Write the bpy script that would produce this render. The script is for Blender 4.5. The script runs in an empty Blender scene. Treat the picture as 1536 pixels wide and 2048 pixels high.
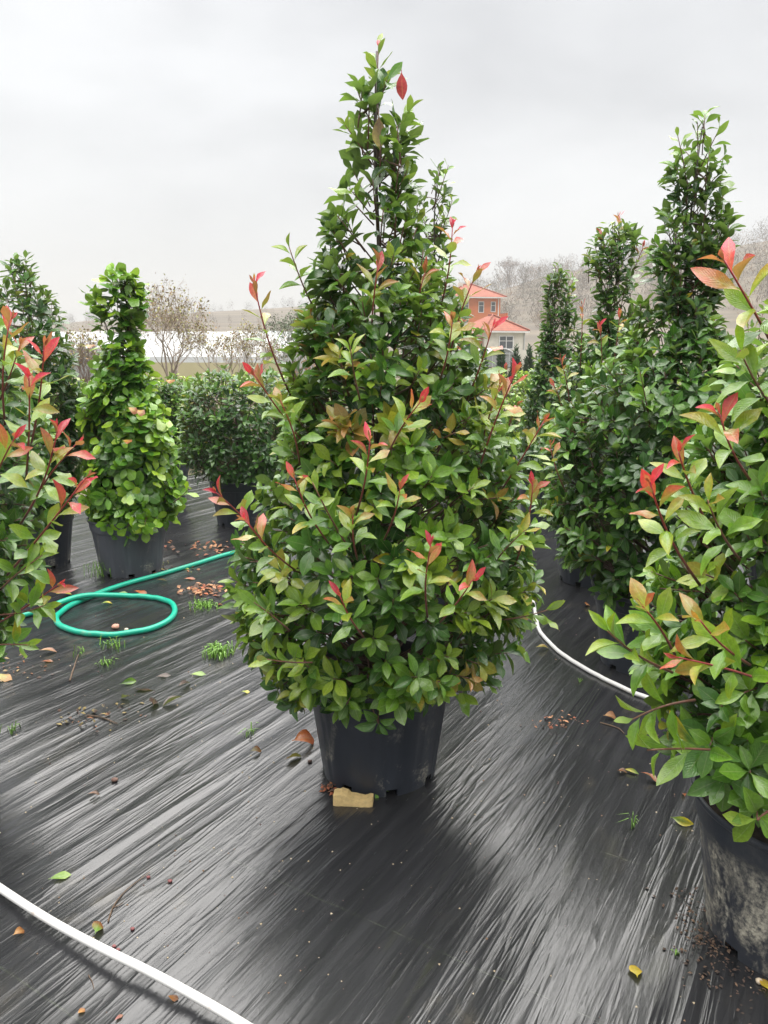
import bpy, math, random
import numpy as np
from mathutils import Vector, Matrix

rng = np.random.default_rng(7)
random.seed(7)
scene = bpy.context.scene
R = math.radians
COL = scene.collection

# ------------------------------------------------------------------ camera
FPX, CAMH, PITCH = 1538.0, 1.55, R(12.25)
cam_data = bpy.data.cameras.new('camera')
cam = bpy.data.objects.new('camera', cam_data)
COL.objects.link(cam)
cam.location = (0, 0, CAMH)
cam.rotation_euler = (math.pi / 2 - PITCH, 0, 0)
cam_data.sensor_fit = 'VERTICAL'
cam_data.sensor_height = 36.0
cam_data.lens = 36.0 * FPX / 2048.0
cam_data.clip_start = 0.05
cam_data.clip_end = 3000.0
scene.camera = cam

# ------------------------------------------------------------------ overcast sky
SUN_EL, SUN_AZ = R(80), R(15)             # azimuth clockwise from +Y: high, veiled, ahead of the camera
world = bpy.data.worlds.new('World')
scene.world = world
world.use_nodes = True
wn, wl = world.node_tree.nodes, world.node_tree.links
wn.clear()
w_out = wn.new('ShaderNodeOutputWorld')
w_bg = wn.new('ShaderNodeBackground')
w_bg.inputs['Strength'].default_value = 0.05
w_sky = wn.new('ShaderNodeTexSky')
w_sky.sky_type = 'NISHITA'
w_sky.sun_disc = False
w_sky.sun_elevation = SUN_EL
w_sky.sun_rotation = SUN_AZ
w_tc = wn.new('ShaderNodeTexCoord')
w_map = wn.new('ShaderNodeMapping')
w_map.inputs['Scale'].default_value = (1.0, 1.0, 2.3)
w_map.inputs['Location'].default_value = (3.1, 0.4, 1.7)
w_noise = wn.new('ShaderNodeTexNoise')
w_noise.inputs['Scale'].default_value = 2.7
w_noise.inputs['Detail'].default_value = 4.0
w_noise.inputs['Roughness'].default_value = 0.45
w_noise.inputs['Distortion'].default_value = 0.3
w_ramp = wn.new('ShaderNodeValToRGB')
w_ramp.color_ramp.elements[0].position = 0.30
w_ramp.color_ramp.elements[0].color = (1.58, 1.60, 1.63, 1)
w_ramp.color_ramp.elements[1].position = 0.68
w_ramp.color_ramp.elements[1].color = (2.50, 2.53, 2.55, 1)
w_sep = wn.new('ShaderNodeSeparateXYZ')
w_hz = wn.new('ShaderNodeMapRange')       # the deck thins to a white band at the horizon
w_hz.inputs['From Min'].default_value = 0.0
w_hz.inputs['From Max'].default_value = 0.26
w_hz.inputs['To Min'].default_value = 1.0
w_hz.inputs['To Max'].default_value = 0.0
w_mixh = wn.new('ShaderNodeMix'); w_mixh.data_type = 'RGBA'
w_mixh.inputs['B'].default_value = (2.36, 2.38, 2.40, 1)
w_mix = wn.new('ShaderNodeMix'); w_mix.data_type = 'RGBA'
w_mix.inputs['Factor'].default_value = 0.965
wl.new(w_tc.outputs['Generated'], w_map.inputs['Vector'])
wl.new(w_map.outputs['Vector'], w_noise.inputs['Vector'])
wl.new(w_noise.outputs['Fac'], w_ramp.inputs['Fac'])
wl.new(w_tc.outputs['Generated'], w_sep.inputs[0])
wl.new(w_sep.outputs['Z'], w_hz.inputs['Value'])
wl.new(w_hz.outputs['Result'], w_mixh.inputs['Factor'])
wl.new(w_ramp.outputs['Color'], w_mixh.inputs['A'])
wl.new(w_sky.outputs['Color'], w_mix.inputs['A'])
wl.new(w_mixh.outputs['Result'], w_mix.inputs['B'])
wl.new(w_mix.outputs['Result'], w_bg.inputs['Color'])
wl.new(w_bg.outputs['Background'], w_out.inputs['Surface'])

sun_data = bpy.data.lights.new('sun', 'SUN')
sun_data.energy = 1.5
sun_data.angle = R(95)
sun_data.color = (1.0, 0.97, 0.93)
sun = bpy.data.objects.new('sun', sun_data)
COL.objects.link(sun)
sd = Vector((math.sin(SUN_AZ) * math.cos(SUN_EL), math.cos(SUN_AZ) * math.cos(SUN_EL), math.sin(SUN_EL)))
sun.rotation_euler = sd.to_track_quat('Z', 'Y').to_euler()

scene.view_settings.view_transform = 'Standard'
scene.view_settings.look = 'None'
scene.view_settings.gamma = 1.0
scene.view_settings.use_curve_mapping = False
scene.view_settings.exposure = 3.0
scene.cycles.max_bounces = 8
scene.cycles.diffuse_bounces = 3
scene.cycles.glossy_bounces = 3
scene.cycles.transmission_bounces = 4
scene.cycles.volume_bounces = 1
scene.cycles.use_adaptive_sampling = True

# ------------------------------------------------------------------ pixel helpers (photo is 1536 x 2048)
def ray(px, py):
    x = (px - 768) / FPX
    y = -(py - 1024) / FPX
    return np.array([x, math.cos(PITCH) + y * math.sin(PITCH), -math.sin(PITCH) + y * math.cos(PITCH)])

def on_ground(px, py, z=0.0):
    r = ray(px, py)
    t = (z - CAMH) / r[2]
    return np.array([r[0] * t, r[1] * t, z])

def at_depth(px, py, Y):
    r = ray(px, py)
    t = Y / r[1]
    return np.array([r[0] * t, Y, CAMH + r[2] * t])

def project(P):
    d = P - np.array([0, 0, CAMH])
    dep = d[..., 1] * math.cos(PITCH) - d[..., 2] * math.sin(PITCH)
    up = d[..., 1] * math.sin(PITCH) + d[..., 2] * math.cos(PITCH)
    dep = np.where(dep < 0.05, 0.05, dep)
    return 768 + FPX * d[..., 0] / dep, 1024 - FPX * up / dep, dep

def unit(v):
    return v / (np.linalg.norm(v, axis=-1, keepdims=True) + 1e-9)

# ------------------------------------------------------------------ object helpers
def tag(o, label=None, cat=None, group=None, kind=None):
    if label: o['label'] = label
    if cat: o['category'] = cat
    if group: o['group'] = group
    if kind: o['kind'] = kind
    return o

def empty(name, loc):
    o = bpy.data.objects.new(name, None)
    COL.objects.link(o)
    o.location = loc
    o.empty_display_size = 0.1
    return o

def mesh_obj(name, verts, faces, mat, parent=None, smooth=False, loc=None):
    """verts in world coordinates; parented to an unrotated empty they are shifted to its origin."""
    v = np.asarray(verts, dtype=float).reshape(-1, 3)
    off = np.zeros(3)
    p = parent
    while p is not None:
        off += np.array(p.location)
        p = p.parent
    if loc is None and parent is None and len(v):
        loc = (v[:, 0].mean(), v[:, 1].mean(), v[:, 2].min())
    loc = np.array(loc if loc is not None else (0, 0, 0), dtype=float)
    if parent is not None:
        loc = np.zeros(3)
    v = v - off - loc
    me = bpy.data.meshes.new(name)
    me.from_pydata(v.tolist(), [], [list(map(int, f)) for f in faces])
    if smooth:
        me.polygons.foreach_set('use_smooth', np.ones(len(me.polygons), dtype=bool))
    me.update()
    if mat: me.materials.append(mat)
    o = bpy.data.objects.new(name, me)
    COL.objects.link(o)
    if parent is None:
        o.location = loc
    else:
        o.parent = parent
    return o

class MB:
    def __init__(self): self.v, self.f = [], []
    def quad(self, a, b, c, d):
        n = len(self.v); self.v += [tuple(a), tuple(b), tuple(c), tuple(d)]; self.f.append((n, n+1, n+2, n+3)); return self
    def poly(self, pts):
        n = len(self.v); self.v += [tuple(p) for p in pts]; self.f.append(tuple(range(n, n+len(pts)))); return self
    def box(self, lo, hi, M=None):
        x0, y0, z0 = lo; x1, y1, z1 = hi
        P = [(x0,y0,z0),(x1,y0,z0),(x1,y1,z0),(x0,y1,z0),(x0,y0,z1),(x1,y0,z1),(x1,y1,z1),(x0,y1,z1)]
        if M is not None: P = [tuple(M @ Vector(p)) for p in P]
        n = len(self.v); self.v += P
        self.f += [tuple(n+i for i in q) for q in ((0,3,2,1),(4,5,6,7),(0,1,5,4),(1,2,6,5),(2,3,7,6),(3,0,4,7))]
        return self
    def tube(self, pts, rad, sides=6, cap=True):
        v, f = tube(pts, rad, sides, cap)
        n = len(self.v); self.v += [tuple(p) for p in v]; self.f += [tuple(n+i for i in q) for q in f]
        return self
    def build(self, name, mat, parent=None, smooth=False):
        return mesh_obj(name, self.v, self.f, mat, parent, smooth)

def tube(pts, rad, sides=6, cap=True):
    pts = np.asarray(pts, dtype=float)
    n = len(pts)
    rad = np.broadcast_to(np.asarray(rad, dtype=float), (n,))
    t = np.gradient(pts, axis=0)
    t = unit(t)
    ref = np.array([0, 0, 1.0])
    if abs(t[0] @ ref) > 0.9: ref = np.array([1.0, 0, 0])
    u = unit(np.cross(t[0], ref))
    vs = []
    for i in range(n):
        u = unit(u - t[i] * (u @ t[i]))
        w = np.cross(t[i], u)
        a = np.arange(sides) * 2 * math.pi / sides
        vs.append(pts[i] + rad[i] * (np.cos(a)[:, None] * u + np.sin(a)[:, None] * w))
    vs = np.concatenate(vs)
    fs = []
    for i in range(n - 1):
        for k in range(sides):
            a, b = i * sides + k, i * sides + (k + 1) % sides
            fs.append((a, b, b + sides, a + sides))
    if cap:
        fs.append(tuple(range(sides))[::-1])
        fs.append(tuple(range((n - 1) * sides, n * sides)))
    return vs, fs

def spline(pts, n):
    """Catmull-Rom through the points"""
    P = np.asarray(pts, dtype=float)
    P = np.vstack([2 * P[0] - P[1], P, 2 * P[-1] - P[-2]])
    out = []
    m = len(P) - 3
    for i in range(m):
        for t in np.linspace(0, 1, n, endpoint=False):
            p0, p1, p2, p3 = P[i:i + 4]
            out.append(0.5 * (2*p1 + (p2-p0)*t + (2*p0-5*p1+4*p2-p3)*t*t + (3*p1-p0-3*p2+p3)*t**3))
    out.append(P[-2])
    return np.array(out)

def vnoise(x, y, seed=0):
    """smooth 2-D value noise in [-1, 1], numpy arrays"""
    xi, yi = np.floor(x).astype(np.int64), np.floor(y).astype(np.int64)
    fx, fy = x - xi, y - yi
    fx, fy = fx * fx * (3 - 2 * fx), fy * fy * (3 - 2 * fy)
    def h(a, b):
        n = (a * 374761393 + b * 668265263 + seed * 974634721) & 0x7fffffff
        n = ((n ^ (n >> 13)) * 1274126177) & 0x7fffffff
        n = (n ^ (n >> 16)) & 0xffff
        return n / 32767.5 - 1.0
    return (h(xi, yi) * (1-fx) + h(xi+1, yi) * fx) * (1-fy) + (h(xi, yi+1) * (1-fx) + h(xi+1, yi+1) * fx) * fy

# ------------------------------------------------------------------ material helpers
class NT:
    def __init__(self, name):
        self.m = bpy.data.materials.new(name)
        self.m.use_nodes = True
        self.n, self.l = self.m.node_tree.nodes, self.m.node_tree.links
        self.n.clear()
        self.out = self.n.new('ShaderNodeOutputMaterial')
    def new(self, t, **kw):
        nd = self.n.new('ShaderNode' + t)
        for k, v in kw.items():
            if k in nd.inputs.keys(): nd.inputs[k].default_value = v
            else: setattr(nd, k, v)
        return nd
    def link(self, a, b): self.l.new(a, b)
    def val(self, sock, v):
        if hasattr(v, 'is_linked') or isinstance(v, bpy.types.NodeSocket): self.l.new(v, sock)
        else: sock.default_value = v
    def math(self, op, a, b=0.0, c=None, clamp=False):
        nd = self.n.new('ShaderNodeMath'); nd.operation = op; nd.use_clamp = clamp
        self.val(nd.inputs[0], a); self.val(nd.inputs[1], b)
        if c is not None: self.val(nd.inputs[2], c)
        return nd.outputs[0]
    def mix(self, f, a, b, blend='MIX'):
        nd = self.n.new('ShaderNodeMix'); nd.data_type = 'RGBA'; nd.blend_type = blend
        self.val(nd.inputs['Factor'], f)
        self.val(nd.inputs['A'], a if not isinstance(a, tuple) else (*a[:3], 1))
        self.val(nd.inputs['B'], b if not isinstance(b, tuple) else (*b[:3], 1))
        return nd.outputs['Result']
    def ramp(self, f, stops):
        nd = self.n.new('ShaderNodeValToRGB')
        while len(nd.color_ramp.elements) < len(stops): nd.color_ramp.elements.new(0.5)
        for e, (p, c) in zip(nd.color_ramp.elements, stops):
            e.position = p
            e.color = (c, c, c, 1) if isinstance(c, (int, float)) else (*c[:3], 1)
        self.val(nd.inputs['Fac'], f)
        return nd.outputs['Color']
    def noise(self, vec, scale, detail=3.0, rough=0.5, dist=0.0):
        nd = self.n.new('ShaderNodeTexNoise')
        nd.inputs['Scale'].default_value = scale; nd.inputs['Detail'].default_value = detail
        nd.inputs['Roughness'].default_value = rough; nd.inputs['Distortion'].default_value = dist
        if vec is not None: self.l.new(vec, nd.inputs['Vector'])
        return nd.outputs['Fac']
    def mapping(self, vec, scale=(1,1,1), rot=(0,0,0), loc=(0,0,0)):
        nd = self.n.new('ShaderNodeMapping')
        nd.inputs['Scale'].default_value = scale; nd.inputs['Rotation'].default_value = rot; nd.inputs['Location'].default_value = loc
        self.l.new(vec, nd.inputs['Vector'])
        return nd.outputs['Vector']
    def pos(self):
        return self.n.new('ShaderNodeNewGeometry').outputs['Position']
    def obj(self):
        return self.n.new('ShaderNodeTexCoord').outputs['Object']
    def bump(self, h, strength=0.3, dist=0.01, normal=None):
        nd = self.n.new('ShaderNodeBump')
        nd.inputs['Strength'].default_value = strength; nd.inputs['Distance'].default_value = dist
        self.l.new(h, nd.inputs['Height'])
        if normal is not None: self.l.new(normal, nd.inputs['Normal'])
        return nd.outputs['Normal']
    def bsdf(self, col, rough=0.5, normal=None, spec=0.5, **kw):
        nd = self.n.new('ShaderNodeBsdfPrincipled')
        self.val(nd.inputs['Base Color'], col if not isinstance(col, tuple) else (*col[:3], 1))
        self.val(nd.inputs['Roughness'], rough)
        self.val(nd.inputs['Specular IOR Level'], spec)
        if normal is not None: self.l.new(normal, nd.inputs['Normal'])
        for k, v in kw.items(): self.val(nd.inputs[k], v)
        return nd.outputs['BSDF']
    def done(self, shader):
        self.l.new(shader, self.out.inputs['Surface'])
        return self.m

def simple(name, col, rough=0.6, var=0.25, scale=8.0, bump=0.0, spec=0.5):
    t = NT(name)
    p = t.obj()
    n = t.noise(p, scale, 5, 0.6)
    d = tuple(c * (1 - var) for c in col); b = tuple(min(1, c * (1 + var)) for c in col)
    c = t.mix(t.ramp(n, [(0.3, 0.0), (0.7, 1.0)]), d, b)
    nor = t.bump(n, bump, 0.01) if bump else None
    return t.done(t.bsdf(c, rough, nor, spec))

def leaf_material(name, single):
    t = NT(name)
    uv = t.new('UVMap', uv_map='UVMap').outputs['UV']
    s = t.new('SeparateXYZ'); t.link(uv, s.inputs[0])
    u, v = s.outputs['X'], s.outputs['Y']
    if single:
        base = t.new('ObjectInfo').outputs['Color']
        a = t.new('Attribute', attribute_type='OBJECT', attribute_name='tip_colour')
        tipc = a.outputs['Color']
    else:
        base = t.new('Attribute', attribute_type='GEOMETRY', attribute_name='base_colour').outputs['Color']
        tipc = t.new('Attribute', attribute_type='GEOMETRY', attribute_name='tip_colour').outputs['Color']
    pos = t.pos()
    nz = t.noise(pos, 34.0, 3, 0.6)
    g = t.math('ADD', v, t.math('MULTIPLY', t.math('SUBTRACT', nz, 0.5), 0.9))
    d = t.math('ABSOLUTE', t.math('SUBTRACT', u, 0.5))
    g = t.math('ADD', g, t.math('MULTIPLY', d, 0.55))
    col = t.mix(t.ramp(g, [(0.35, 0.0), (1.05, 1.0)]), base, tipc)
    fine = t.noise(pos, 160.0, 2, 0.6)
    col = t.mix(1.0, col, t.ramp(fine, [(0.25, 0.78), (0.75, 1.18)]), 'MULTIPLY')
    # pale midrib and side veins
    rib = t.ramp(d, [(0.0, 1.0), (0.045, 0.0)])
    col = t.mix(t.math('MULTIPLY', rib, 0.5), col, t.mix(0.5, col, (0.42, 0.46, 0.22)))
    # the underside of a leaf is paler and matt
    back = t.new('NewGeometry').outputs['Backfacing']
    col_b = t.mix(0.55, col, (0.15, 0.19, 0.085))
    colf = t.mix(back, col, col_b)
    vein = t.new('TexWave', wave_type='BANDS', bands_direction='Y')
    vein.inputs['Scale'].default_value = 4.0; vein.inputs['Distortion'].default_value = 0.0
    cm = t.new('CombineXYZ')
    t.link(t.math('SUBTRACT', v, t.math('MULTIPLY', d, 0.6)), cm.inputs['Y'])
    t.link(cm.outputs[0], vein.inputs['Vector'])
    bn = t.bump(vein.outputs['Fac'], 0.18, 0.004)
    vor = t.new('TexVoronoi', feature='F1'); vor.inputs['Scale'].default_value = 190.0
    t.link(pos, vor.inputs['Vector'])
    drop = t.ramp(vor.outputs['Distance'], [(0.10, 1.0), (0.30, 0.0)])
    bn = t.bump(drop, 0.35, 0.0015, bn)
    rough = t.math('ADD', t.math('MULTIPLY', nz, 0.22), t.math('ADD', t.math('MULTIPLY', back, 0.25), 0.10))
    sh = t.bsdf(colf, rough, bn, 0.55, **{'Coat Weight': t.math('SUBTRACT', 0.32, t.math('MULTIPLY', back, 0.32)), 'Coat Roughness': 0.10})
    tr = t.new('BsdfTranslucent')
    t.link(t.mix(1.0, colf, (1.5, 1.6, 0.8), 'MULTIPLY'), tr.inputs['Color'])
    mx = t.new('MixShader'); mx.inputs[0].default_value = 0.30
    t.link(sh, mx.inputs[1]); t.link(tr.outputs[0], mx.inputs[2])
    return t.done(mx.outputs[0])

def stem_material():
    t = NT('stem_bark')
    a = t.new('Attribute', attribute_type='GEOMETRY', attribute_name='base_colour').outputs['Color']
    n = t.noise(t.pos(), 90.0, 3)
    c = t.mix(1.0, a, t.ramp(n, [(0.3, 0.7), (0.7, 1.25)]), 'MULTIPLY')
    return t.done(t.bsdf(c, 0.45, t.bump(n, 0.3, 0.003)))

def fabric_material():
    t = NT('black_ground_fabric')
    p = t.pos()
    rot = (0, 0, R(31))                       # creases run 31 degrees to the right of straight ahead
    q = t.mapping(p, (1, 1, 1), rot)          # local x across the creases, y along them
    big = t.noise(t.mapping(q, (1.3, 0.5, 1)), 1.0, 4, 0.6)
    st1 = t.noise(t.mapping(q, (26, 1.6, 1)), 1.0, 4, 0.6, 0.4)
    st2 = t.noise(t.mapping(q, (75, 5, 1)), 1.0, 3, 0.6, 0.3)
    dirt = t.noise(q, 2.6, 6, 0.68, 0.3)
    dust = t.noise(t.mapping(q, (14, 3.5, 1)), 1.0, 6, 0.7)
    col = t.mix(t.ramp(st1, [(0.35, 0.0), (0.7, 1.0)]), (0.012, 0.0125, 0.014), (0.024, 0.0245, 0.027))
    # dried silt and algae smears
    col = t.mix(t.math('MULTIPLY', t.ramp(dirt, [(0.56, 0.0), (0.78, 1.0)]), t.ramp(dust, [(0.42, 0.0), (0.7, 0.75)])), col, (0.13, 0.115, 0.085))
    alg = t.noise(t.mapping(q, (5, 1.2, 1), loc=(7, 3, 0)), 1.0, 5, 0.65)
    col = t.mix(t.math('MULTIPLY', t.ramp(alg, [(0.62, 0.0), (0.8, 0.5)]), dust), col, (0.09, 0.10, 0.035))
    spk = t.new('TexVoronoi', feature='F1'); spk.inputs['Scale'].default_value = 38.0
    t.link(p, spk.inputs['Vector'])
    col = t.mix(t.math('MULTIPLY', t.ramp(spk.outputs['Distance'], [(0.05, 1.0), (0.09, 0.0)]), t.ramp(dirt, [(0.58, 0.0), (0.72, 0.7)])), col, (0.26, 0.22, 0.16))
    # woven marker threads across the roll
    sp = t.new('SeparateXYZ'); t.link(q, sp.inputs[0])
    wob = t.math('ADD', sp.outputs['Y'], t.math('MULTIPLY', st2, 0.004))
    fr = t.math('FRACT', t.math('MULTIPLY', wob, 1 / 0.62))
    line = t.ramp(t.math('ABSOLUTE', t.math('SUBTRACT', fr, 0.5)), [(0.0, 1.0), (0.006, 0.0)])
    col = t.mix(t.math('MULTIPLY', t.math('MULTIPLY', line, 0.22), t.ramp(dust, [(0.35, 0.1), (0.6, 1.0)])), col, (0.10, 0.12, 0.075))
    weave = t.new('TexWave', wave_type='BANDS', bands_direction='X'); weave.inputs['Scale'].default_value = 95.0
    t.link(q, weave.inputs['Vector'])
    weave2 = t.new('TexWave', wave_type='BANDS', bands_direction='Y'); weave2.inputs['Scale'].default_value = 95.0
    t.link(q, weave2.inputs['Vector'])
    wv = t.math('ADD', weave.outputs['Fac'], weave2.outputs['Fac'])
    # standing film of water: smooth patches, drier matt patches
    rough = t.math('ADD', t.math('MULTIPLY', t.ramp(big, [(0.3, 0.0), (0.7, 1.0)]), 0.10),
                   t.math('ADD', t.math('MULTIPLY', t.ramp(st2, [(0.3, 0.0), (0.75, 1.0)]), 0.10), 0.13))
    c1 = t.noise(t.mapping(q, (13, 0.9, 1), loc=(2, 9, 0)), 1.0, 3, 0.55, 0.5)
    crease = t.ramp(t.math('ABSOLUTE', t.math('SUBTRACT', c1, 0.5)), [(0.0, 1.0), (0.045, 0.35), (0.16, 0.0)])
    c2 = t.noise(t.mapping(q, (34, 2.6, 1), loc=(5, 1, 0)), 1.0, 2, 0.5, 0.5)
    crease2 = t.ramp(t.math('ABSOLUTE', t.math('SUBTRACT', c2, 0.5)), [(0.0, 1.0), (0.06, 0.3), (0.18, 0.0)])
    c3 = t.noise(q, 9.0, 2, 0.5, 1.2)
    crease3 = t.ramp(t.math('ABSOLUTE', t.math('SUBTRACT', c3, 0.5)), [(0.0, 1.0), (0.03, 0.0)])
    bn = t.bump(wv, 0.05, 0.001)
    bn = t.bump(crease3, 0.03, 0.003, bn)
    bn = t.bump(crease2, 0.10, 0.006, bn)
    bn = t.bump(crease, 0.14, 0.012, bn)
    bn = t.bump(st2, 0.10, 0.006, bn)
    return t.done(t.bsdf(col, rough, bn, 0.75))

def pot_material(name, mud, ca=(0.021, 0.025, 0.035), cb=(0.037, 0.043, 0.056)):
    t = NT(name)
    p = t.obj()
    a = t.noise(t.mapping(p, (1, 1, 0.55)), 9.0, 6, 0.72, 0.8)
    sc = t.noise(t.mapping(p, (60, 60, 6)), 1.0, 4, 0.6)
    fine = t.noise(p, 70.0, 4, 0.7)
    col = t.mix(sc, ca, cb)
    s = t.new('SeparateXYZ'); t.link(p, s.inputs[0])
    low = t.ramp(s.outputs['Z'], [(0.02, 1.0), (0.16, 0.35), (0.40, 0.15)])
    m = t.math('MULTIPLY', t.ramp(a, [(0.60 - mud, 0.0), (0.72 - mud * 0.7, 1.0)]), t.ramp(fine, [(0.34, 0.0), (0.62, 1.0)]))
    m = t.math('MULTIPLY', m, low if mud < 0.05 else t.ramp(s.outputs['Z'], [(0.02, 1.0), (0.27, 0.9), (0.33, 0.05)]))
    col = t.mix(t.math('MULTIPLY', m, 0.9), col, (0.60, 0.56, 0.45))
    rough = t.math('ADD', t.math('MULTIPLY', m, 0.4), t.math('ADD', t.math('MULTIPLY', sc, 0.2), 0.32))
    return t.done(t.bsdf(col, rough, t.bump(fine, 0.12, 0.004), 0.45))

M_LEAF1 = leaf_material('leaf_single', True)
M_LEAFM = leaf_material('leaf_mass', False)
M_STEM = stem_material()
M_FABRIC = fabric_material()
M_POT = pot_material('black_pot_plastic', 0.035)
M_POTMUD = pot_material('muddy_pot_plastic', 0.14)
M_SOIL = simple('potting_soil', (0.035, 0.024, 0.018), 0.9, 0.6, 60.0, 0.8)
def hose_mat():
    t = NT('green_hose_rubber')
    n = t.noise(t.pos(), 11.0, 6, 0.75, 0.8); f = t.noise(t.pos(), 60.0, 3)
    c = t.mix(f, (0.0, 0.26, 0.165), (0.01, 0.36, 0.24))
    c = t.mix(t.ramp(n, [(0.60, 0.0), (0.70, 0.8)]), c, (0.20, 0.18, 0.12))
    return t.done(t.bsdf(c, t.math('ADD', t.math('MULTIPLY', n, 0.4), 0.15), t.bump(f, 0.1, 0.003)))
M_HOSE = hose_mat()
M_PIPE = None
def pipe_mat():
    t = NT('white_pipe_plastic')
    n = t.noise(t.pos(), 13.0, 6, 0.7, 0.5)
    c = t.mix(t.ramp(n, [(0.60, 0.0), (0.72, 0.75)]), (0.62, 0.615, 0.60), (0.36, 0.25, 0.16))
    return t.done(t.bsdf(c, 0.35))
M_PIPE = pipe_mat()
M_GRASS = simple('grass_blade', (0.13, 0.27, 0.03), 0.5, 0.3, 40.0)
M_WOODB = simple('sawn_wood', (0.55, 0.40, 0.18), 0.8, 0.2, 50.0, 0.4)
M_TWIG = simple('dry_twig', (0.10, 0.065, 0.04), 0.8, 0.4, 60.0)
M_STONE = simple('pebble', (0.35, 0.22, 0.16), 0.7, 0.3, 60.0)
M_CRUMB = simple('pale_crumb', (0.30, 0.22, 0.14), 0.8, 0.6, 30.0)

# ================================================================== the setting
# ground sheet reaching the horizon
def ground_mat():
    t = NT('field_earth')
    p = t.pos()
    n = t.noise(p, 0.12, 5, 0.6)
    c = t.mix(n, (0.075, 0.062, 0.04), (0.11, 0.10, 0.05))
    return t.done(t.bsdf(c, 0.95, t.bump(t.noise(p, 3.0, 4), 0.4, 0.1)))
g = MB()
g.quad((-900, -60, -0.05), (900, -60, -0.05), (900, 1200, -0.05), (-900, 1200, -0.05))
tag(g.build('ground', ground_mat()), kind='structure')

# wrinkled ground fabric: a real relief of creases along one direction
WD = np.array([math.sin(R(31)), math.cos(R(31))])        # along
WT = np.array([math.cos(R(31)), -math.sin(R(31))])       # across
def fabric_height(x, y):
    s = x * WD[0] + y * WD[1]
    t = x * WT[0] + y * WT[1]
    warp = 0.05 * vnoise(s * 0.9, t * 1.1, 3) + 0.015 * vnoise(s * 3.0, t * 3.0, 4)
    t2 = t + warp
    amp = 0.55 + 0.45 * vnoise(s * 0.45, t * 0.8, 11)
    amp = np.clip(amp, 0.12, 1.0)
    r1 = 1 - np.abs(vnoise(s * 0.75, t2 / 0.125, 21)) * 2
    r2 = 1 - np.abs(vnoise(s * 1.3 + 5, t2 / 0.06, 22)) * 2
    r3 = vnoise(s * 2.4, t2 / 0.028, 23)
    h = amp * (0.0086 * r1 + 0.0064 * r2 + 0.0014 * r3) + 0.006 * vnoise(x * 0.9, y * 0.9, 31)
    # scattered cross creases
    h = h + 0.0018 * np.clip(1 - np.abs(vnoise(s / 0.16 + 0.7 * t, t / 0.5, 41)) * 6, 0, 1) * np.clip(vnoise(x * 0.6, y * 0.6, 42) * 2, 0, 1)
    return h
ns, nt = 230, 1150
S, T = np.meshgrid(np.linspace(-2.5, 14.0, ns), np.linspace(-6.8, 5.6, nt), indexing='ij')
X = S * WD[0] + T * WT[0]; Y = S * WD[1] + T * WT[1]
Z = fabric_height(X, Y)
vv = np.stack([X, Y, Z], -1).reshape(-1, 3)
ii, jj = np.meshgrid(np.arange(ns - 1), np.arange(nt - 1), indexing='ij')
a = (ii * nt + jj).ravel()
ff = np.stack([a, a + 1, a + nt + 1, a + nt], 1)[:, ::-1]
def fast_mesh(name, verts, loops, counts, mat, smooth=True):
    me = bpy.data.meshes.new(name)
    verts = np.asarray(verts, dtype=np.float32); loops = np.asarray(loops, dtype=np.int32)
    counts = np.asarray(counts, dtype=np.int32)
    me.vertices.add(len(verts)); me.vertices.foreach_set('co', verts.ravel())
    me.loops.add(len(loops)); me.loops.foreach_set('vertex_index', loops)
    me.polygons.add(len(counts))
    st = np.concatenate([[0], np.cumsum(counts)[:-1]]).astype(np.int32)
    me.polygons.foreach_set('loop_start', st)
    me.polygons.foreach_set('use_smooth', np.full(len(counts), smooth, dtype=bool))
    me.update(calc_edges=True)
    me.validate()
    if mat: me.materials.append(mat)
    return me
fm = fast_mesh('ground_fabric', vv, ff.ravel(), np.full(len(ff), 4), M_FABRIC)
fo = bpy.data.objects.new('ground_fabric', fm); COL.objects.link(fo)
tag(fo, kind='structure')

# ------------------------------------------------------------------ hills
def hill_top(px):
    """skyline height in photo pixels along the picture"""
    xs = [-1400, -500, 130, 330, 480, 640, 870, 1000, 1090, 1250, 1420, 1536, 1900, 2600]
    ys = [690, 674, 650, 635, 622, 608, 603, 583, 558, 535, 512, 502, 480, 500]
    return np.interp(px, xs, ys)
na, nr = 120, 26
az = np.linspace(R(-52), R(52), na)
rr = np.linspace(0, 1, nr)
hv = []
RN, RC, RF = 130.0, 380.0, 620.0
def hill_h(azi, dist):
    px = 768 + FPX * np.tan(azi) / math.cos(PITCH)
    py = hill_top(px)
    el = np.arctan((1024 - py) / FPX) - PITCH
    H = CAMH + RC * np.tan(el)
    k = np.clip((dist - RN) / (RC - RN), 0, 1)
    k = k * k * (3 - 2 * k) * 0.8 + 0.2 * k
    back = np.clip((dist - RC) / (RF - RC), 0, 1)
    x, y = dist * np.sin(azi), dist * np.cos(azi)
    return np.maximum(-0.2, H * k * (1 - back ** 2) + 1.2 * vnoise(x / 40, y / 40, 5) * k)
for d in np.linspace(RN, RF, nr):
    for a_ in az:
        hv.append((d * math.sin(a_), d * math.cos(a_), float(hill_h(a_, d)) - 0.1))
hf = [(i*na+j, i*na+j+1, (i+1)*na+j+1, (i+1)*na+j) for i in range(nr-1) for j in range(na-1)]
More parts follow.
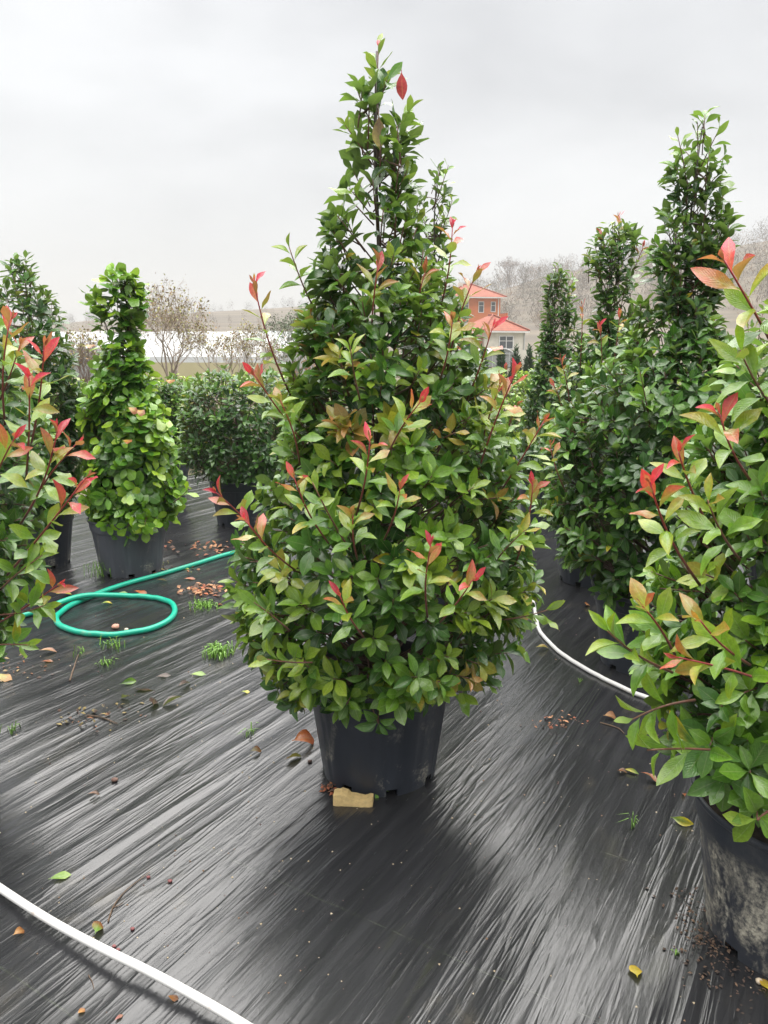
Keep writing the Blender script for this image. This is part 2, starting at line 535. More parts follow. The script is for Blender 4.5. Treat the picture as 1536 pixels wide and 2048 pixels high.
def hill_mat():
    t = NT('hill_fields')
    p = t.pos()
    n = t.noise(t.mapping(p, (0.02, 0.05, 0.2)), 1.0, 5, 0.6)
    c = t.ramp(n, [(0.3, (0.075, 0.058, 0.042)), (0.55, (0.105, 0.086, 0.060)), (0.75, (0.085, 0.075, 0.045))])
    f = t.noise(t.mapping(p, (0.02, 0.02, 1.1)), 1.0, 2, 0.5)
    c = t.mix(1.0, c, t.ramp(f, [(0.4, 0.75), (0.6, 1.15)]), 'MULTIPLY')
    return t.done(t.bsdf(c, 0.95))
tag(mesh_obj('hill', hv, hf, hill_mat(), smooth=True), kind='structure')

# bare late-autumn woodland on the hill: thin sprays of twig-sized faces, one mass
def attr_mesh(name, verts, loops, counts, cols, mat, smooth=False):
    me = fast_mesh(name, verts, loops, counts, mat, smooth)
    at = me.attributes.new('base_colour', 'FLOAT_COLOR', 'POINT')
    c4 = np.ones((len(verts), 4), dtype=np.float32); c4[:, :3] = cols
    at.data.foreach_set('color', c4.ravel())
    return me
def attr_mat(name, rough=0.9):
    t = NT(name)
    a = t.new('Attribute', attribute_type='GEOMETRY', attribute_name='base_colour').outputs['Color']
    return t.done(t.bsdf(a, rough))
M_WOOD = attr_mat('bare_woodland')
def spray(centres, sizes, per, cols, flat=1.0, fsize=0.09, seed=1):
    """per faces round each centre; returns verts, colours of triangles"""
    r = np.random.default_rng(seed)
    n = len(centres)
    d = unit(r.normal(size=(n, per, 3)))
    rad = r.random((n, per, 1)) ** 0.45
    P = centres[:, None, :] + d * rad * sizes[:, None, :]
    f = fsize * sizes.mean(1)[:, None, None] * (0.5 + r.random((n, per, 1)))
    e1 = unit(r.normal(size=(n, per, 3)) * np.array([0.7, 0.7, 1.0]) + np.array([0, 0, 0.9])); e2 = unit(r.normal(size=(n, per, 3)))
    tri = np.stack([P - e1 * f * 2.2, P + e1 * f * 2.2, P + e2 * f * 0.45], 2).reshape(-1, 3)
    c = cols[:, None, :] * (0.85 + 0.3 * r.random((n, per, 1)))
    c = np.repeat(c.reshape(-1, 3), 3, 0)
    return tri, c
def wood(n, pxlo, pxhi, dlo, dhi, hlo, hhi, seed, pal):
    r = np.random.default_rng(seed)
    px = r.uniform(pxlo, pxhi, n); d = r.uniform(dlo, dhi, n)
    azi = np.arctan((px - 768) / FPX * math.cos(PITCH))
    h = r.uniform(hlo, hhi, n)
    z = hill_h(azi, d)
    c = np.stack([d * np.sin(azi), d * np.cos(azi), z + h * 0.5], 1)
    s = np.stack([h * 0.38, h * 0.38, h * 0.55], 1)
    cols = np.array(pal)[r.integers(0, len(pal), n)]
    return c, s, cols
PALW = [(0.10,0.075,0.055),(0.13,0.09,0.06),(0.09,0.075,0.06),(0.16,0.09,0.04),(0.08,0.08,0.045),(0.11,0.095,0.075)]
A1 = wood(900, 840, 2100, 190, 385, 5.0, 9.0, 51, PALW)
A2 = wood(230, -900, 720, 360, 400, 3.0, 6.0, 52, [(0.10,0.095,0.085),(0.12,0.10,0.09),(0.08,0.085,0.07)])
A3 = wood(170, -900, 560, 200, 300, 2.0, 4.0, 53, PALW)
C_ = np.concatenate([A1[0], A2[0], A3[0]]); S_ = np.concatenate([A1[1], A2[1], A3[1]]); K_ = np.concatenate([A1[2], A2[2], A3[2]])
tv, tc = spray(C_, S_, 130, K_, fsize=0.075, seed=54)
wm = attr_mesh('far_woodland', tv, np.arange(len(tv)), np.full(len(tv)//3, 3), tc, M_WOOD)
wo = bpy.data.objects.new('far_woodland', wm); COL.objects.link(wo)
tag(wo, 'hazy brown leafless woodland covering the distant hillside', 'woodland', kind='stuff')

# ------------------------------------------------------------------ bare trees
def branch_tree(base, height, spread, seed, levels=4, trunk_r=0.05, stems=3, lean=0.5):
    r = random.Random(seed)
    segs, tips = [], []
    def grow(p, d, L, rad, lev):
        pts = [p.copy()]; q = p.copy(); dd = d.copy()
        for k in range(3):
            dd = (dd + Vector((r.uniform(-1,1), r.uniform(-1,1), r.uniform(-0.4,0.9))) * 0.18).normalized()
            q = q + dd * L / 3
            pts.append(q.copy())
        mr = height * 0.0011
        segs.append((pts, [max(mr, rad), max(mr, rad*0.86), max(mr, rad*0.74), max(mr, rad*0.6)], lev))
        if lev >= levels:
            tips.append((q.copy(), dd.copy())); return
        n = r.choice((2, 3, 3))
        for i in range(n):
            ax = Vector((r.uniform(-1,1), r.uniform(-1,1), r.uniform(-0.2,0.7))).normalized()
            nd = (dd * 0.75 + ax * 0.62).normalized()
            k = 1.0 if i == 0 else r.uniform(0.4, 1)
            src = pts[3] if i == 0 else pts[r.choice((2, 3))]
            grow(src, nd, L * r.uniform(0.62, 0.82), rad * 0.6 * max(0.7, k), lev + 1)
    for s in range(stems):
        a = r.uniform(0, 6.28)
        d = Vector((math.cos(a) * lean * spread / height, math.sin(a) * lean * 0.5, 1)).normalized()
        grow(Vector(base), d, height * 0.34, trunk_r * r.uniform(0.7, 1), 0)
    return segs, tips
def make_bare_tree(name, label, px, Y, height, spread, seed, leafc, nleaf, levels=4, trunk_r=0.05, stems=3, bark=(0.16,0.12,0.10), group=None, lean=0.5):
    b = at_depth(px, 760, Y); b[2] = -0.05
    if Y > 130: b[2] = float(hill_h(math.atan2(b[0], b[1]), math.hypot(b[0], b[1]))) - 0.4
    root = empty(name, tuple(b))
    segs, tips = branch_tree((b[0], b[1], b[2]), height, spread, seed, levels, trunk_r, stems, lean)
    tv, tf, bv, bf = [], [], [], []
    for pts, rad, lev in segs:
        v, f = tube([tuple(p) for p in pts], rad, 5 if lev < 2 else 3, False)
        if lev < 2:
            n = len(tv); tv += v.tolist(); tf += [tuple(n+i for i in q) for q in f]
        else:
            n = len(bv); bv += v.tolist(); bf += [tuple(n+i for i in q) for q in f]
    m = simple(name + '_bark', bark, 0.9, 0.3, 6.0)
    mesh_obj('trunk', tv, tf, m, root)
    tag(mesh_obj('twigs', bv, bf, m, root), kind='stuff')
    if nleaf:
        r = np.random.default_rng(seed)
        T_ = np.array([tuple(t[0]) for t in tips])
        P = T_[r.integers(0, len(T_), nleaf)] + r.normal(size=(nleaf, 3)) * height * 0.03
        e1 = unit(r.normal(size=(nleaf, 3))); e2 = unit(r.normal(size=(nleaf, 3)))
        f = height * (0.011 if nleaf < 2000 else 0.0075) * (0.6 + r.random((nleaf, 1)))
        tri = np.stack([P - e1*f, P + e2*f, P + e1*f, P - e2*f], 1).reshape(-1, 3) - np.array(root.location)
        cols = np.repeat(np.array(leafc)[r.integers(0, len(leafc), nleaf)], 4, 0)
        me = attr_mesh('crown', tri, np.arange(len(tri)), np.full(nleaf, 4), cols, M_WOOD)
        o = bpy.data.objects.new('crown', me); COL.objects.link(o); o.parent = root
        tag(o, kind='stuff')
    tag(root, label, 'tree', group)
    return root
YL = [(0.30,0.27,0.09),(0.26,0.26,0.10),(0.28,0.19,0.10),(0.25,0.19,0.13)]
make_bare_tree('bare_tree', 'bare twiggy tree with a tall upright crown before the white greenhouse', 342, 19.0, 2.75, 1.4, 3, YL, 2200, 6, 0.06, 3, bark=(0.30, 0.25, 0.21))
make_bare_tree('bare_tree', 'low spreading bare tree with yellowish leaves beside the taller bare tree', 425, 18.0, 2.3, 2.6, 8, YL, 2400, 6, 0.06, 3, bark=(0.30, 0.25, 0.21), lean=1.3)
make_bare_tree('grey_willow', 'grey green bushy tree beside the white greenhouse', 590, 20.0, 2.4, 1.6, 14, [(0.13,0.17,0.11),(0.10,0.14,0.08),(0.17,0.20,0.14)], 3800, 5, 0.04, 4, bark=(0.2,0.18,0.15))
make_bare_tree('copper_shrub', 'small copper leaved shrub below the grey green bushy tree', 618, 16.0, 1.5, 1.0, 15, [(0.28,0.13,0.05),(0.22,0.16,0.05)], 900, 4, 0.03, 4)
make_bare_tree('olive_shrub', 'thin olive leaved shrub standing behind the bright green pyramid plant', 160, 15.0, 1.85, 1.1, 17, YL, 700, 5, 0.03, 4)
make_bare_tree('poplar_tree', 'slim upright bare poplar on the ridge behind the orange house', 1012, 330.0, 12.0, 3.0, 19, [(0.17,0.13,0.1)], 800, 5, 0.25, 5, lean=0.25)
make_bare_tree('ridge_tree', 'round leafless tree on the ridge right of the poplar', 1042, 330.0, 9.0, 7.0, 21, [(0.15,0.13,0.11)], 800, 5, 0.3, 3)
make_bare_tree('willow_shrub', 'rounded tan leafless tree beside the small tiled house', 1092, 95.0, 5.6, 4.0, 23, [(0.24,0.17,0.10),(0.2,0.15,0.1)], 2600, 5, 0.1, 4)

# ------------------------------------------------------------------ white greenhouse
M_FILM = simple('white_film', (0.30, 0.31, 0.31), 0.5, 0.06, 0.5)
M_CREAM = simple('cream_panel', (0.46, 0.42, 0.26), 0.6, 0.08, 1.0)
M_FRAMEG = simple('galvanised_frame', (0.42, 0.43, 0.43), 0.5, 0.1, 4.0)
def tunnel(name, label, x0, x1, Yc, width, wall, rise, bands=12, group=None, front=None, turn=0.0):
    """long tunnel along X with an arched film roof in bays, gable ends and a base wall"""
    root = empty(name, ((x0 + x1) / 2, Yc, 0))
    n = 12
    prof = [(-width/2 * math.cos(math.pi * k / n), wall + rise * math.sin(math.pi * k / n)) for k in range(n + 1)]
    L = (x1 - x0) / bands
    for b in range(bands):
        m = MB()
        a0, a1 = x0 + b * L + 0.02, x0 + (b + 1) * L - 0.02
        for k in range(n):
            (ya, za), (yb, zb) = prof[k], prof[k + 1]
            m.quad((a0, Yc+ya, za), (a1, Yc+ya, za), (a1, Yc+yb, zb), (a0, Yc+yb, zb))
        m.build('roof_panel', M_FILM, root, True)
    for sgn in (-1, 1):
        m = MB().box((x0, Yc + sgn*width/2 - 0.03, -0.05), (x1, Yc + sgn*width/2 + 0.03, wall - 0.003))
        m.build('side_wall', front or M_FILM, root)
    for xe in (x0, x1):
        m = MB(); m.poly([(xe, Yc+y, z) for y, z in prof] + [(xe, Yc+width/2, -0.05), (xe, Yc-width/2, -0.05)])
        m.build('gable', M_FILM, root)
    for b in range(bands + 1):
        m = MB(); xx = x0 + b * L
        m.tube([(xx, Yc + y * 1.004, z + 0.01) for y, z in prof], 0.045, 4)
        m.build('hoop', M_FRAMEG, root)
    root.rotation_euler.z = R(turn)
    tag(root, label, 'greenhouse', group)
    return root
tunnel('greenhouse', 'long white film greenhouse behind the bare trees', -24, -3.5, 44.0, 9.0, 1.1, 1.15, 10, turn=-14)
tunnel('greenhouse', 'low white greenhouse with a cream side wall behind the hedge plants', -9.5, -3.2, 30.0, 5.0, 0.95, 0.75, 5, front=M_CREAM, turn=-8)
# hoop tunnel end before the tiled house, seen on its arched gable
def tunnel_y(name, label, xc, y0, y1, width, wall, rise):
    root = empty(name, (xc, (y0 + y1) / 2, 0))
    n = 12
    prof = [(-width/2 * math.cos(math.pi * k / n), wall + rise * math.sin(math.pi * k / n)) for k in range(n + 1)]
    for b in range(4):
        m = MB(); a0, a1 = y0 + (y1-y0)*b/4, y0 + (y1-y0)*(b+1)/4 - 0.02
        for k in range(n):
            (xa, za), (xb, zb) = prof[k], prof[k+1]
            m.quad((xc+xa, a0, za), (xc+xb, a0, zb), (xc+xb, a1, zb), (xc+xa, a1, za))
        m.build('roof_panel', M_FILM, root, True)
    m = MB(); m.poly([(xc+x, y0+0.04, z) for x, z in prof] + [(xc+width/2, y0+0.04, 0), (xc-width/2, y0+0.04, 0)])
    m.build('gable', M_FILM, root)
    m = MB(); m.tube([(xc + x, y0, z) for x, z in prof], 0.05, 5); m.build('hoop', M_FRAMEG, root)
    for xx in (-0.6, 0.6):
        m = MB(); m.box((xc+xx-0.03, y0-0.03, 0), (xc+xx+0.03, y0+0.03, wall+rise*0.8)); m.build('post', M_FRAMEG, root)
    m = MB(); m.box((xc-width/2, y0-0.025, 0.9), (xc+width/2, y0+0.025, 0.96)); m.build('rail', M_FRAMEG, root)
    tag(root, label, 'greenhouse')
tunnel_y('greenhouse', 'white hoop tunnel with arched end before the small tiled house', 8.35, 56.0, 66.0, 2.6, 0.1, 1.22)
tunnel_y('greenhouse', 'second white hoop tunnel left of the arched one before the tiled house', 4.9, 57.0, 66.0, 3.4, 0.1, 1.15)

# ------------------------------------------------------------------ houses
M_STUCCO = simple('pale_stucco', (0.60, 0.57, 0.50), 0.9, 0.12, 1.5)
M_STUCCO2 = simple('cream_stucco', (0.55, 0.49, 0.34), 0.9, 0.12, 1.5)
M_ORANGE = simple('orange_render', (0.58, 0.17, 0.06), 0.85, 0.10, 1.2)
M_WHITE = simple('white_paint', (0.75, 0.75, 0.74), 0.5, 0.05, 2.0)
M_GLASS = NT('window_glass'); M_GLASS = M_GLASS.done(M_GLASS.bsdf((0.06, 0.07, 0.08), 0.08))
def tile_mat():
    t = NT('clay_roof_tiles')
    p = t.obj()
    s = t.new('SeparateXYZ'); t.link(p, s.inputs[0])
    fr = t.math('FRACT', t.math('MULTIPLY', s.outputs['Z'], 1 / 0.17))
    n = t.noise(p, 1.6, 5, 0.7)
    c = t.ramp(n, [(0.3, (0.21, 0.065, 0.04)), (0.55, (0.30, 0.095, 0.06)), (0.75, (0.26, 0.12, 0.08))])
    c = t.mix(t.ramp(fr, [(0.0, 0.75), (0.3, 0.0)]), c, (0.09, 0.03, 0.025))
    return t.done(t.bsdf(c, 0.85, t.bump(fr, 0.6, 0.06)))
M_TILE = tile_mat()
def house(name, label, origin, rotz, w, d, hwall, hroof, over, bands, windows, extras=None):
    """local frame: x along the front facade, y into depth, origin at front left corner on the ground.
       bands: list of (z0, z1, material) wall bands; windows: (face, a0, a1, z0, z1, mullions)"""
    M = Matrix.Translation(origin) @ Matrix.Rotation(rotz, 4, 'Z')
    root = empty(name, origin)
    def build(m, nm, mat, parent=root):
        m.v = [tuple(M @ Vector(p)) for p in m.v]
        return m.build(nm, mat, parent)
    for k, (z0, z1, mat) in enumerate(bands):
        e = 0.003 * k
        build(MB().box((-e, -e, z0), (w + e, d + e, z1)), 'wall', mat)
    o = over
    rl = max(0.0, (w - d) / 2)
    m = MB()
    A, B, C, D = (-o,-o,hwall), (w+o,-o,hwall), (w+o,d+o,hwall), (-o,d+o,hwall)
    if w >= d: P, Q = (d/2, d/2, hwall+hroof), (w-d/2, d/2, hwall+hroof)
    else: P, Q = (w/2, w/2, hwall+hroof), (w/2, d-w/2, hwall+hroof)
    if w >= d:
        m.quad(A, B, Q, P); m.poly([B, C, Q]); m.quad(C, D, P, Q); m.poly([D, A, P])
    else:
        m.poly([A, B, P]); m.quad(B, C, Q, P); m.poly([C, D, Q]); m.quad(D, A, P, Q)
    roof = build(m, 'roof', M_TILE)
    m = MB().box((-o+0.02, -o+0.02, hwall-0.16), (w+o-0.02, d+o-0.02, hwall-0.012))
    build(m, 'eave', M_WHITE)
    rm = MB()
    for a_, b_ in ((A, P), (B, Q if w >= d else P), (P, Q)):
        a2, b2 = Vector(a_) + Vector((0,0,0.05)), Vector(b_) + Vector((0,0,0.05))
        if (a2 - b2).length > 0.01: rm.tube([tuple(a2), tuple(b2)], 0.09, 5)
    ro = MB(); ro.v = [tuple(M @ Vector(p)) for p in rm.v]; ro.f = rm.f
    ro.build('ridge_tiles', M_TILE, roof)
    for face, a0, a1, z0, z1, mul in windows:
        def fb(m, x0, x1, y0, y1, zz0, zz1):
            if face == 'front': m.box((x0, -y1, zz0), (x1, -y0, zz1))
            elif face == 'right': m.box((w + y0, x0, zz0), (w + y1, x1, zz1))
            else: m.box((-y1, x0, zz0), (-y0, x1, zz1))
        wf = MB(); fw = 0.07
        fb(wf, a0, a1, 0.012, 0.07, z0, z0+fw); fb(wf, a0, a1, 0.012, 0.07, z1-fw, z1)
        fb(wf, a0, a0+fw, 0.012, 0.068, z0+fw, z1-fw); fb(wf, a1-fw, a1, 0.012, 0.068, z0+fw, z1-fw)
        for k in range(1, mul):
            c = a0 + (a1-a0)*k/mul
            fb(wf, c-0.03, c+0.03, 0.012, 0.064, z0+fw, z1-fw)
        zc = z0 + (z1-z0)*0.62
        fb(wf, a0+fw, a1-fw, 0.012, 0.060, zc-0.025, zc+0.025)
        wo_ = build(wf, 'window', M_WHITE)
        for k in range(mul):
            c0, c1 = a0 + (a1-a0)*k/mul + 0.035, a0 + (a1-a0)*(k+1)/mul - 0.035
            gm = MB(); fb(gm, c0, c1, 0.011, 0.03, z0+fw*0.6, z1-fw*0.6)
            build(gm, 'pane', M_GLASS, wo_)
    if extras: extras(build, root)
    tag(root, label, 'house')
    return root
# small tiled house: near corner at photo x 1048, about 75 m away
c0 = at_depth(1048, 700, 75.0)
rz = R(24)
ca, sa = math.cos(rz), math.sin(rz)
W1 = 4.4
o1 = (c0[0] - W1 * ca, 75.0 - W1 * sa, 0.0)
def ex1(build, root):
    m = MB().tube([(W1 - 0.05, -0.07, 0), (W1 - 0.05, -0.07, 2.7)], 0.06, 6); build(m, 'drainpipe', M_FRAMEG)
    m = MB().box((-2.3, 0.4, 0), (-0.004, 3.2, 2.05)); build(m, 'annex_wall', M_ORANGE)
    m = MB().box((-2.5, 0.2, 2.053), (-0.006, 3.4, 2.2)); build(m, 'annex_roof', M_TILE)
    m = MB().box((-1.9, 0.33, 0.9), (-1.2, 0.395, 1.8)); build(m, 'annex_window', M_GLASS)
house('tiled_house', 'small pale house with a hipped red tile roof behind the hoop tunnels', o1, rz, W1, 5.2, 2.85, 1.5, 0.35,
      [(-0.1, 2.80, M_STUCCO)], [('front', 1.55, 3.15, 1.15, 2.4, 2), ('right', 1.2, 2.0, 1.15, 2.4, 2)], ex1)
# orange and white three storey house further up
c1 = at_depth(960, 600, 112.0)
c1b = at_depth(1001, 600, 112.0)
W2 = 7.6
o2 = (c1b[0] - W2 * math.cos(R(10)), 112.0 - W2 * math.sin(R(10)), 0.0)
def ex2(build, root):
    b = MB(); b.box((W2 + 0.004, 0.5, 5.2), (W2 + 1.3, 4.6, 5.35)); build(b, 'balcony_floor', M_STUCCO)
    b = MB(); b.box((W2 + 1.22, 0.5, 5.352), (W2 + 1.3, 4.6, 6.0)); build(b, 'balcony_wall', M_ORANGE)
    b = MB(); b.box((W2 + 0.004, 0.5, 2.6), (W2 + 1.3, 4.6, 2.75)); build(b, 'balcony_floor', M_STUCCO)
    for k in range(5):
        y = 0.55 + k
        b = MB(); b.box((W2 + 1.2, y - 0.05, 2.752), (W2 + 1.29, y + 0.05, 5.198)); build(b, 'balcony_post', M_WHITE)
    for z in (3.3, 3.7):
        b = MB(); b.box((W2 + 1.291, 0.5, z), (W2 + 1.32, 4.6, z + 0.05)); build(b, 'railing', M_WHITE)
    b = MB(); b.box((2.2, 2.5, 9.0), (2.8, 3.1, 10.2)); build(b, 'chimney', M_STUCCO)
    b = MB(); b.tube([(W2 - 0.3, -0.08, 0), (W2 - 0.3, -0.08, 7.9)], 0.07, 6); build(b, 'drainpipe', M_WHITE)
house('orange_house', 'tall orange and white house with red tile roof behind the small tiled house', o2, R(10), W2, 6.4, 8.1, 1.9, 0.7,
      [(-0.1, 4.6, M_STUCCO), (4.601, 8.0, M_ORANGE)],
      [('front', 1.6, 3.0, 6.3, 7.5, 2), ('front', 4.4, 5.2, 6.0, 7.5, 1), ('front', 6.2, 6.9, 6.1, 7.5, 1), ('front', 0.6, 1.9, 2.6, 4.0, 2),
       ('front', 4.2, 5.6, 2.6, 4.0, 2), ('right', 1.2, 2.4, 2.9, 4.6, 2), ('right', 3.0, 4.2, 2.9, 4.6, 2), ('right', 1.2, 2.2, 6.0, 7.5, 1), ('right', 3.0, 4.2, 6.0, 7.5, 2)], ex2)
o3 = at_depth(872, 650, 116.0)
house('orange_house', 'lower orange house wing mostly hidden behind the front pyramid shrub', (o3[0], 116.0, 0), R(4), 5.6, 6.0, 7.3, 1.6, 0.6,
      [(-0.1, 4.2, M_STUCCO), (4.201, 7.2, M_ORANGE)], [('front', 2.9, 4.1, 2.3, 3.8, 2), ('front', 1.0, 2.2, 5.2, 6.6, 2)])
wl_ = MB(); wl_.box((10.4, 61.9, -0.05), (20.0, 62.2, 1.15))
tag(wl_.build('boundary_wall', M_STUCCO), 'pale low boundary wall below the small tiled house', 'wall')

# ================================================================== pots
def make_pot(name, label, x, y, mat, s=1.0, group='black nursery pots', rot=0.0):
    root = empty(name, (x, y, 0.0))
    N = 128
    notch = 8
    def ring(z, r, flute=0.0):
        out = []
        for k in range(N):
            a = 2 * math.pi * k / N + rot
            ph = (k * 12 / N) % 1.0
            rr_ = r * (1 - flute * (1.0 if ph < 0.12 else 0.0))
            out.append((rr_ * s * math.cos(a), rr_ * s * math.sin(a), z * s))
        return out
    prof = [(0.0, 0.210, 0), (0.030, 0.2135, 0), (0.034, 0.2145, 0.012), (0.16, 0.231, 0.014), (0.300, 0.2505, 0.014), (0.318, 0.2535, 0.006),
            (0.322, 0.2600, 0), (0.335, 0.2618, 0)]
    v, f = [], []
    for z, r, fl in prof: v += ring(z, r, fl)
    for i in range(len(prof) - 1):
        for k in range(N):
            if i == 0 and ((k * notch / N) % 1.0) < 0.22: continue
            k2 = (k + 1) % N
            f.append((i*N+k, i*N+k2, (i+1)*N+k2, (i+1)*N+k))
    # floor inside the foot ring
    b = len(v); v += ring(0.0285, 0.2125); f.append(tuple(range(b, b + N)))
    b = len(v); v += ring(0.0, 0.200); v += ring(0.0285, 0.2015)
    for k in range(N):
        if ((k * notch / N) % 1.0) < 0.22: continue
        k2 = (k + 1) % N
        f.append((b+k2, b+k, b+N+k, b+N+k2))
    body = mesh_obj('body', np.array(v) + np.array([x, y, 0]), f, mat, root, smooth=True)
    try:
        body.data.set_sharp_from_angle(angle=R(28))
    except Exception: pass
    rp = [(0.333, 0.2622), (0.380, 0.2672), (0.386, 0.2745), (0.394, 0.2775), (0.400, 0.2755), (0.402, 0.2690), (0.396, 0.2630), (0.340, 0.2560)]
    v, f = [], []
    for z, r in rp: v += ring(z, r)
    for i in range(len(rp) - 1):
        for k in range(N):
            k2 = (k + 1) % N
            f.append((i*N+k, i*N+k2, (i+1)*N+k2, (i+1)*N+k))
    rim = mesh_obj('rim', np.array(v) + np.array([x, y, 0]), f, mat, root, smooth=True)
    try:
        rim.data.set_sharp_from_angle(angle=R(40))
    except Exception: pass
    v = [(0, 0, 0.372 * s)]; f = []
    for j in range(1, 7):
        for k in range(32):
            a = 2 * math.pi * k / 32; r = 0.2585 * j / 6 * s
            v.append((r * math.cos(a), r * math.sin(a), (0.362 + 0.012 * random.random() - 0.008 * (j == 6)) * s))
    f += [(0, 1 + k, 1 + (k + 1) % 32) for k in range(32)]
    for j in range(5):
        for k in range(32):
            f.append((1+j*32+k, 1+(j+1)*32+k, 1+(j+1)*32+(k+1) % 32, 1+j*32+(k+1) % 32))
    mesh_obj('soil', np.array(v) + np.array([x, y, 0]), f, M_SOIL, root, smooth=True)
    tag(root, label, 'plant pot', group)
    return root

# ================================================================== leaves
def leaf_template(rows, W, fold, droop, curl, wav, twist=0.0, peak=0.55, acu=0.26):
    v = np.array(rows)
    # half width: thin stalk, then an obovate blade
    t = np.clip((v - 0.10) / 0.90, 0, 1)
    e = math.log(0.5) / math.log(peak)
    w = W * np.sin(math.pi * t ** e) ** 0.78
    k_ = np.clip((t - 0.66) / 0.34, 0, 1)
    w = w * (1 - acu * k_ * k_ * (3 - 2 * k_))
    w = np.maximum(w, 0.012 * (v < 0.5))
    verts, uvs = [], []
    for k, (vv_, ww) in enumerate(zip(v, w)):
        z0 = -droop * vv_ ** 2 + 0.02 * vv_
        xx = vv_ * (1 - 0.25 * droop * vv_)
        for u in (-1, 0, 1):
            zz = z0 + fold * ww * abs(u) - curl * ww * ww * abs(u) * 4 + wav * ww * u * math.sin(vv_ * 9 + 1.0)
            zz += twist * ww * u * vv_
            verts.append((xx, u * ww, zz)); uvs.append(((u + 1) / 2, vv_))
    n = len(v)
    # tip vertex replaces the last row
    verts = verts[:(n - 1) * 3] + [verts[(n - 1) * 3 + 1]]
    uvs = uvs[:(n - 1) * 3] + [(0.5, 1.0)]
    faces = []
    for i in range(n - 2):
        a_ = i * 3
        faces.append((a_, a_ + 3, a_ + 4, a_ + 1)); faces.append((a_ + 1, a_ + 4, a_ + 5, a_ + 2))
    a_ = (n - 2) * 3; tip = (n - 1) * 3
    faces.append((a_, tip, a_ + 1)); faces.append((a_ + 1, tip, a_ + 2))
    return np.array(verts), np.array(uvs), faces
HI = [0, 0.09, 0.17, 0.28, 0.42, 0.57, 0.72, 0.84, 0.93, 1.0]
LO = [0, 0.12, 0.30, 0.58, 0.84, 1.0]
VARS = [(0.215, 0.40, 0.12, 0.2, 0.12, 0.1), (0.198, 0.62, 0.26, 0.0, 0.14, -0.3), (0.226, 0.28, 0.20, 0.5, 0.20, 0.3),
        (0.205, 0.52, 0.38, 0.2, 0.24, 0.4), (0.218, 0.35, -0.06, 0.3, 0.14, -0.2), (0.190, 0.85, 0.18, 0.0, 0.08, 0.0)]
TEMPL = {'hi': [leaf_template(HI, *p) for p in VARS], 'lo': [leaf_template(LO, *p) for p in VARS]}
RVARS = [(p[0] * 1.3, p[1] * 0.6, p[2], 0.3, p[4] * 1.3, p[5], 0.60, 0.0) for p in VARS]
TEMPL['round'] = [leaf_template(HI, *p) for p in RVARS]

# colour by age: 0 old dark green .. 1 fresh red
AGE = [0.0, 0.22, 0.42, 0.58, 0.72, 0.85, 1.0]
AGEC = np.array([(0.024, 0.072, 0.020), (0.066, 0.168, 0.027), (0.150, 0.285, 0.028), (0.25, 0.33, 0.034), (0.33, 0.22, 0.050), (0.46, 0.11, 0.070), (0.52, 0.045, 0.085)])
def age_col(a):
    a = np.clip(np.asarray(a, dtype=float), 0, 1)
    return np.stack([np.interp(a, AGE, AGEC[:, k]) for k in range(3)], -1)

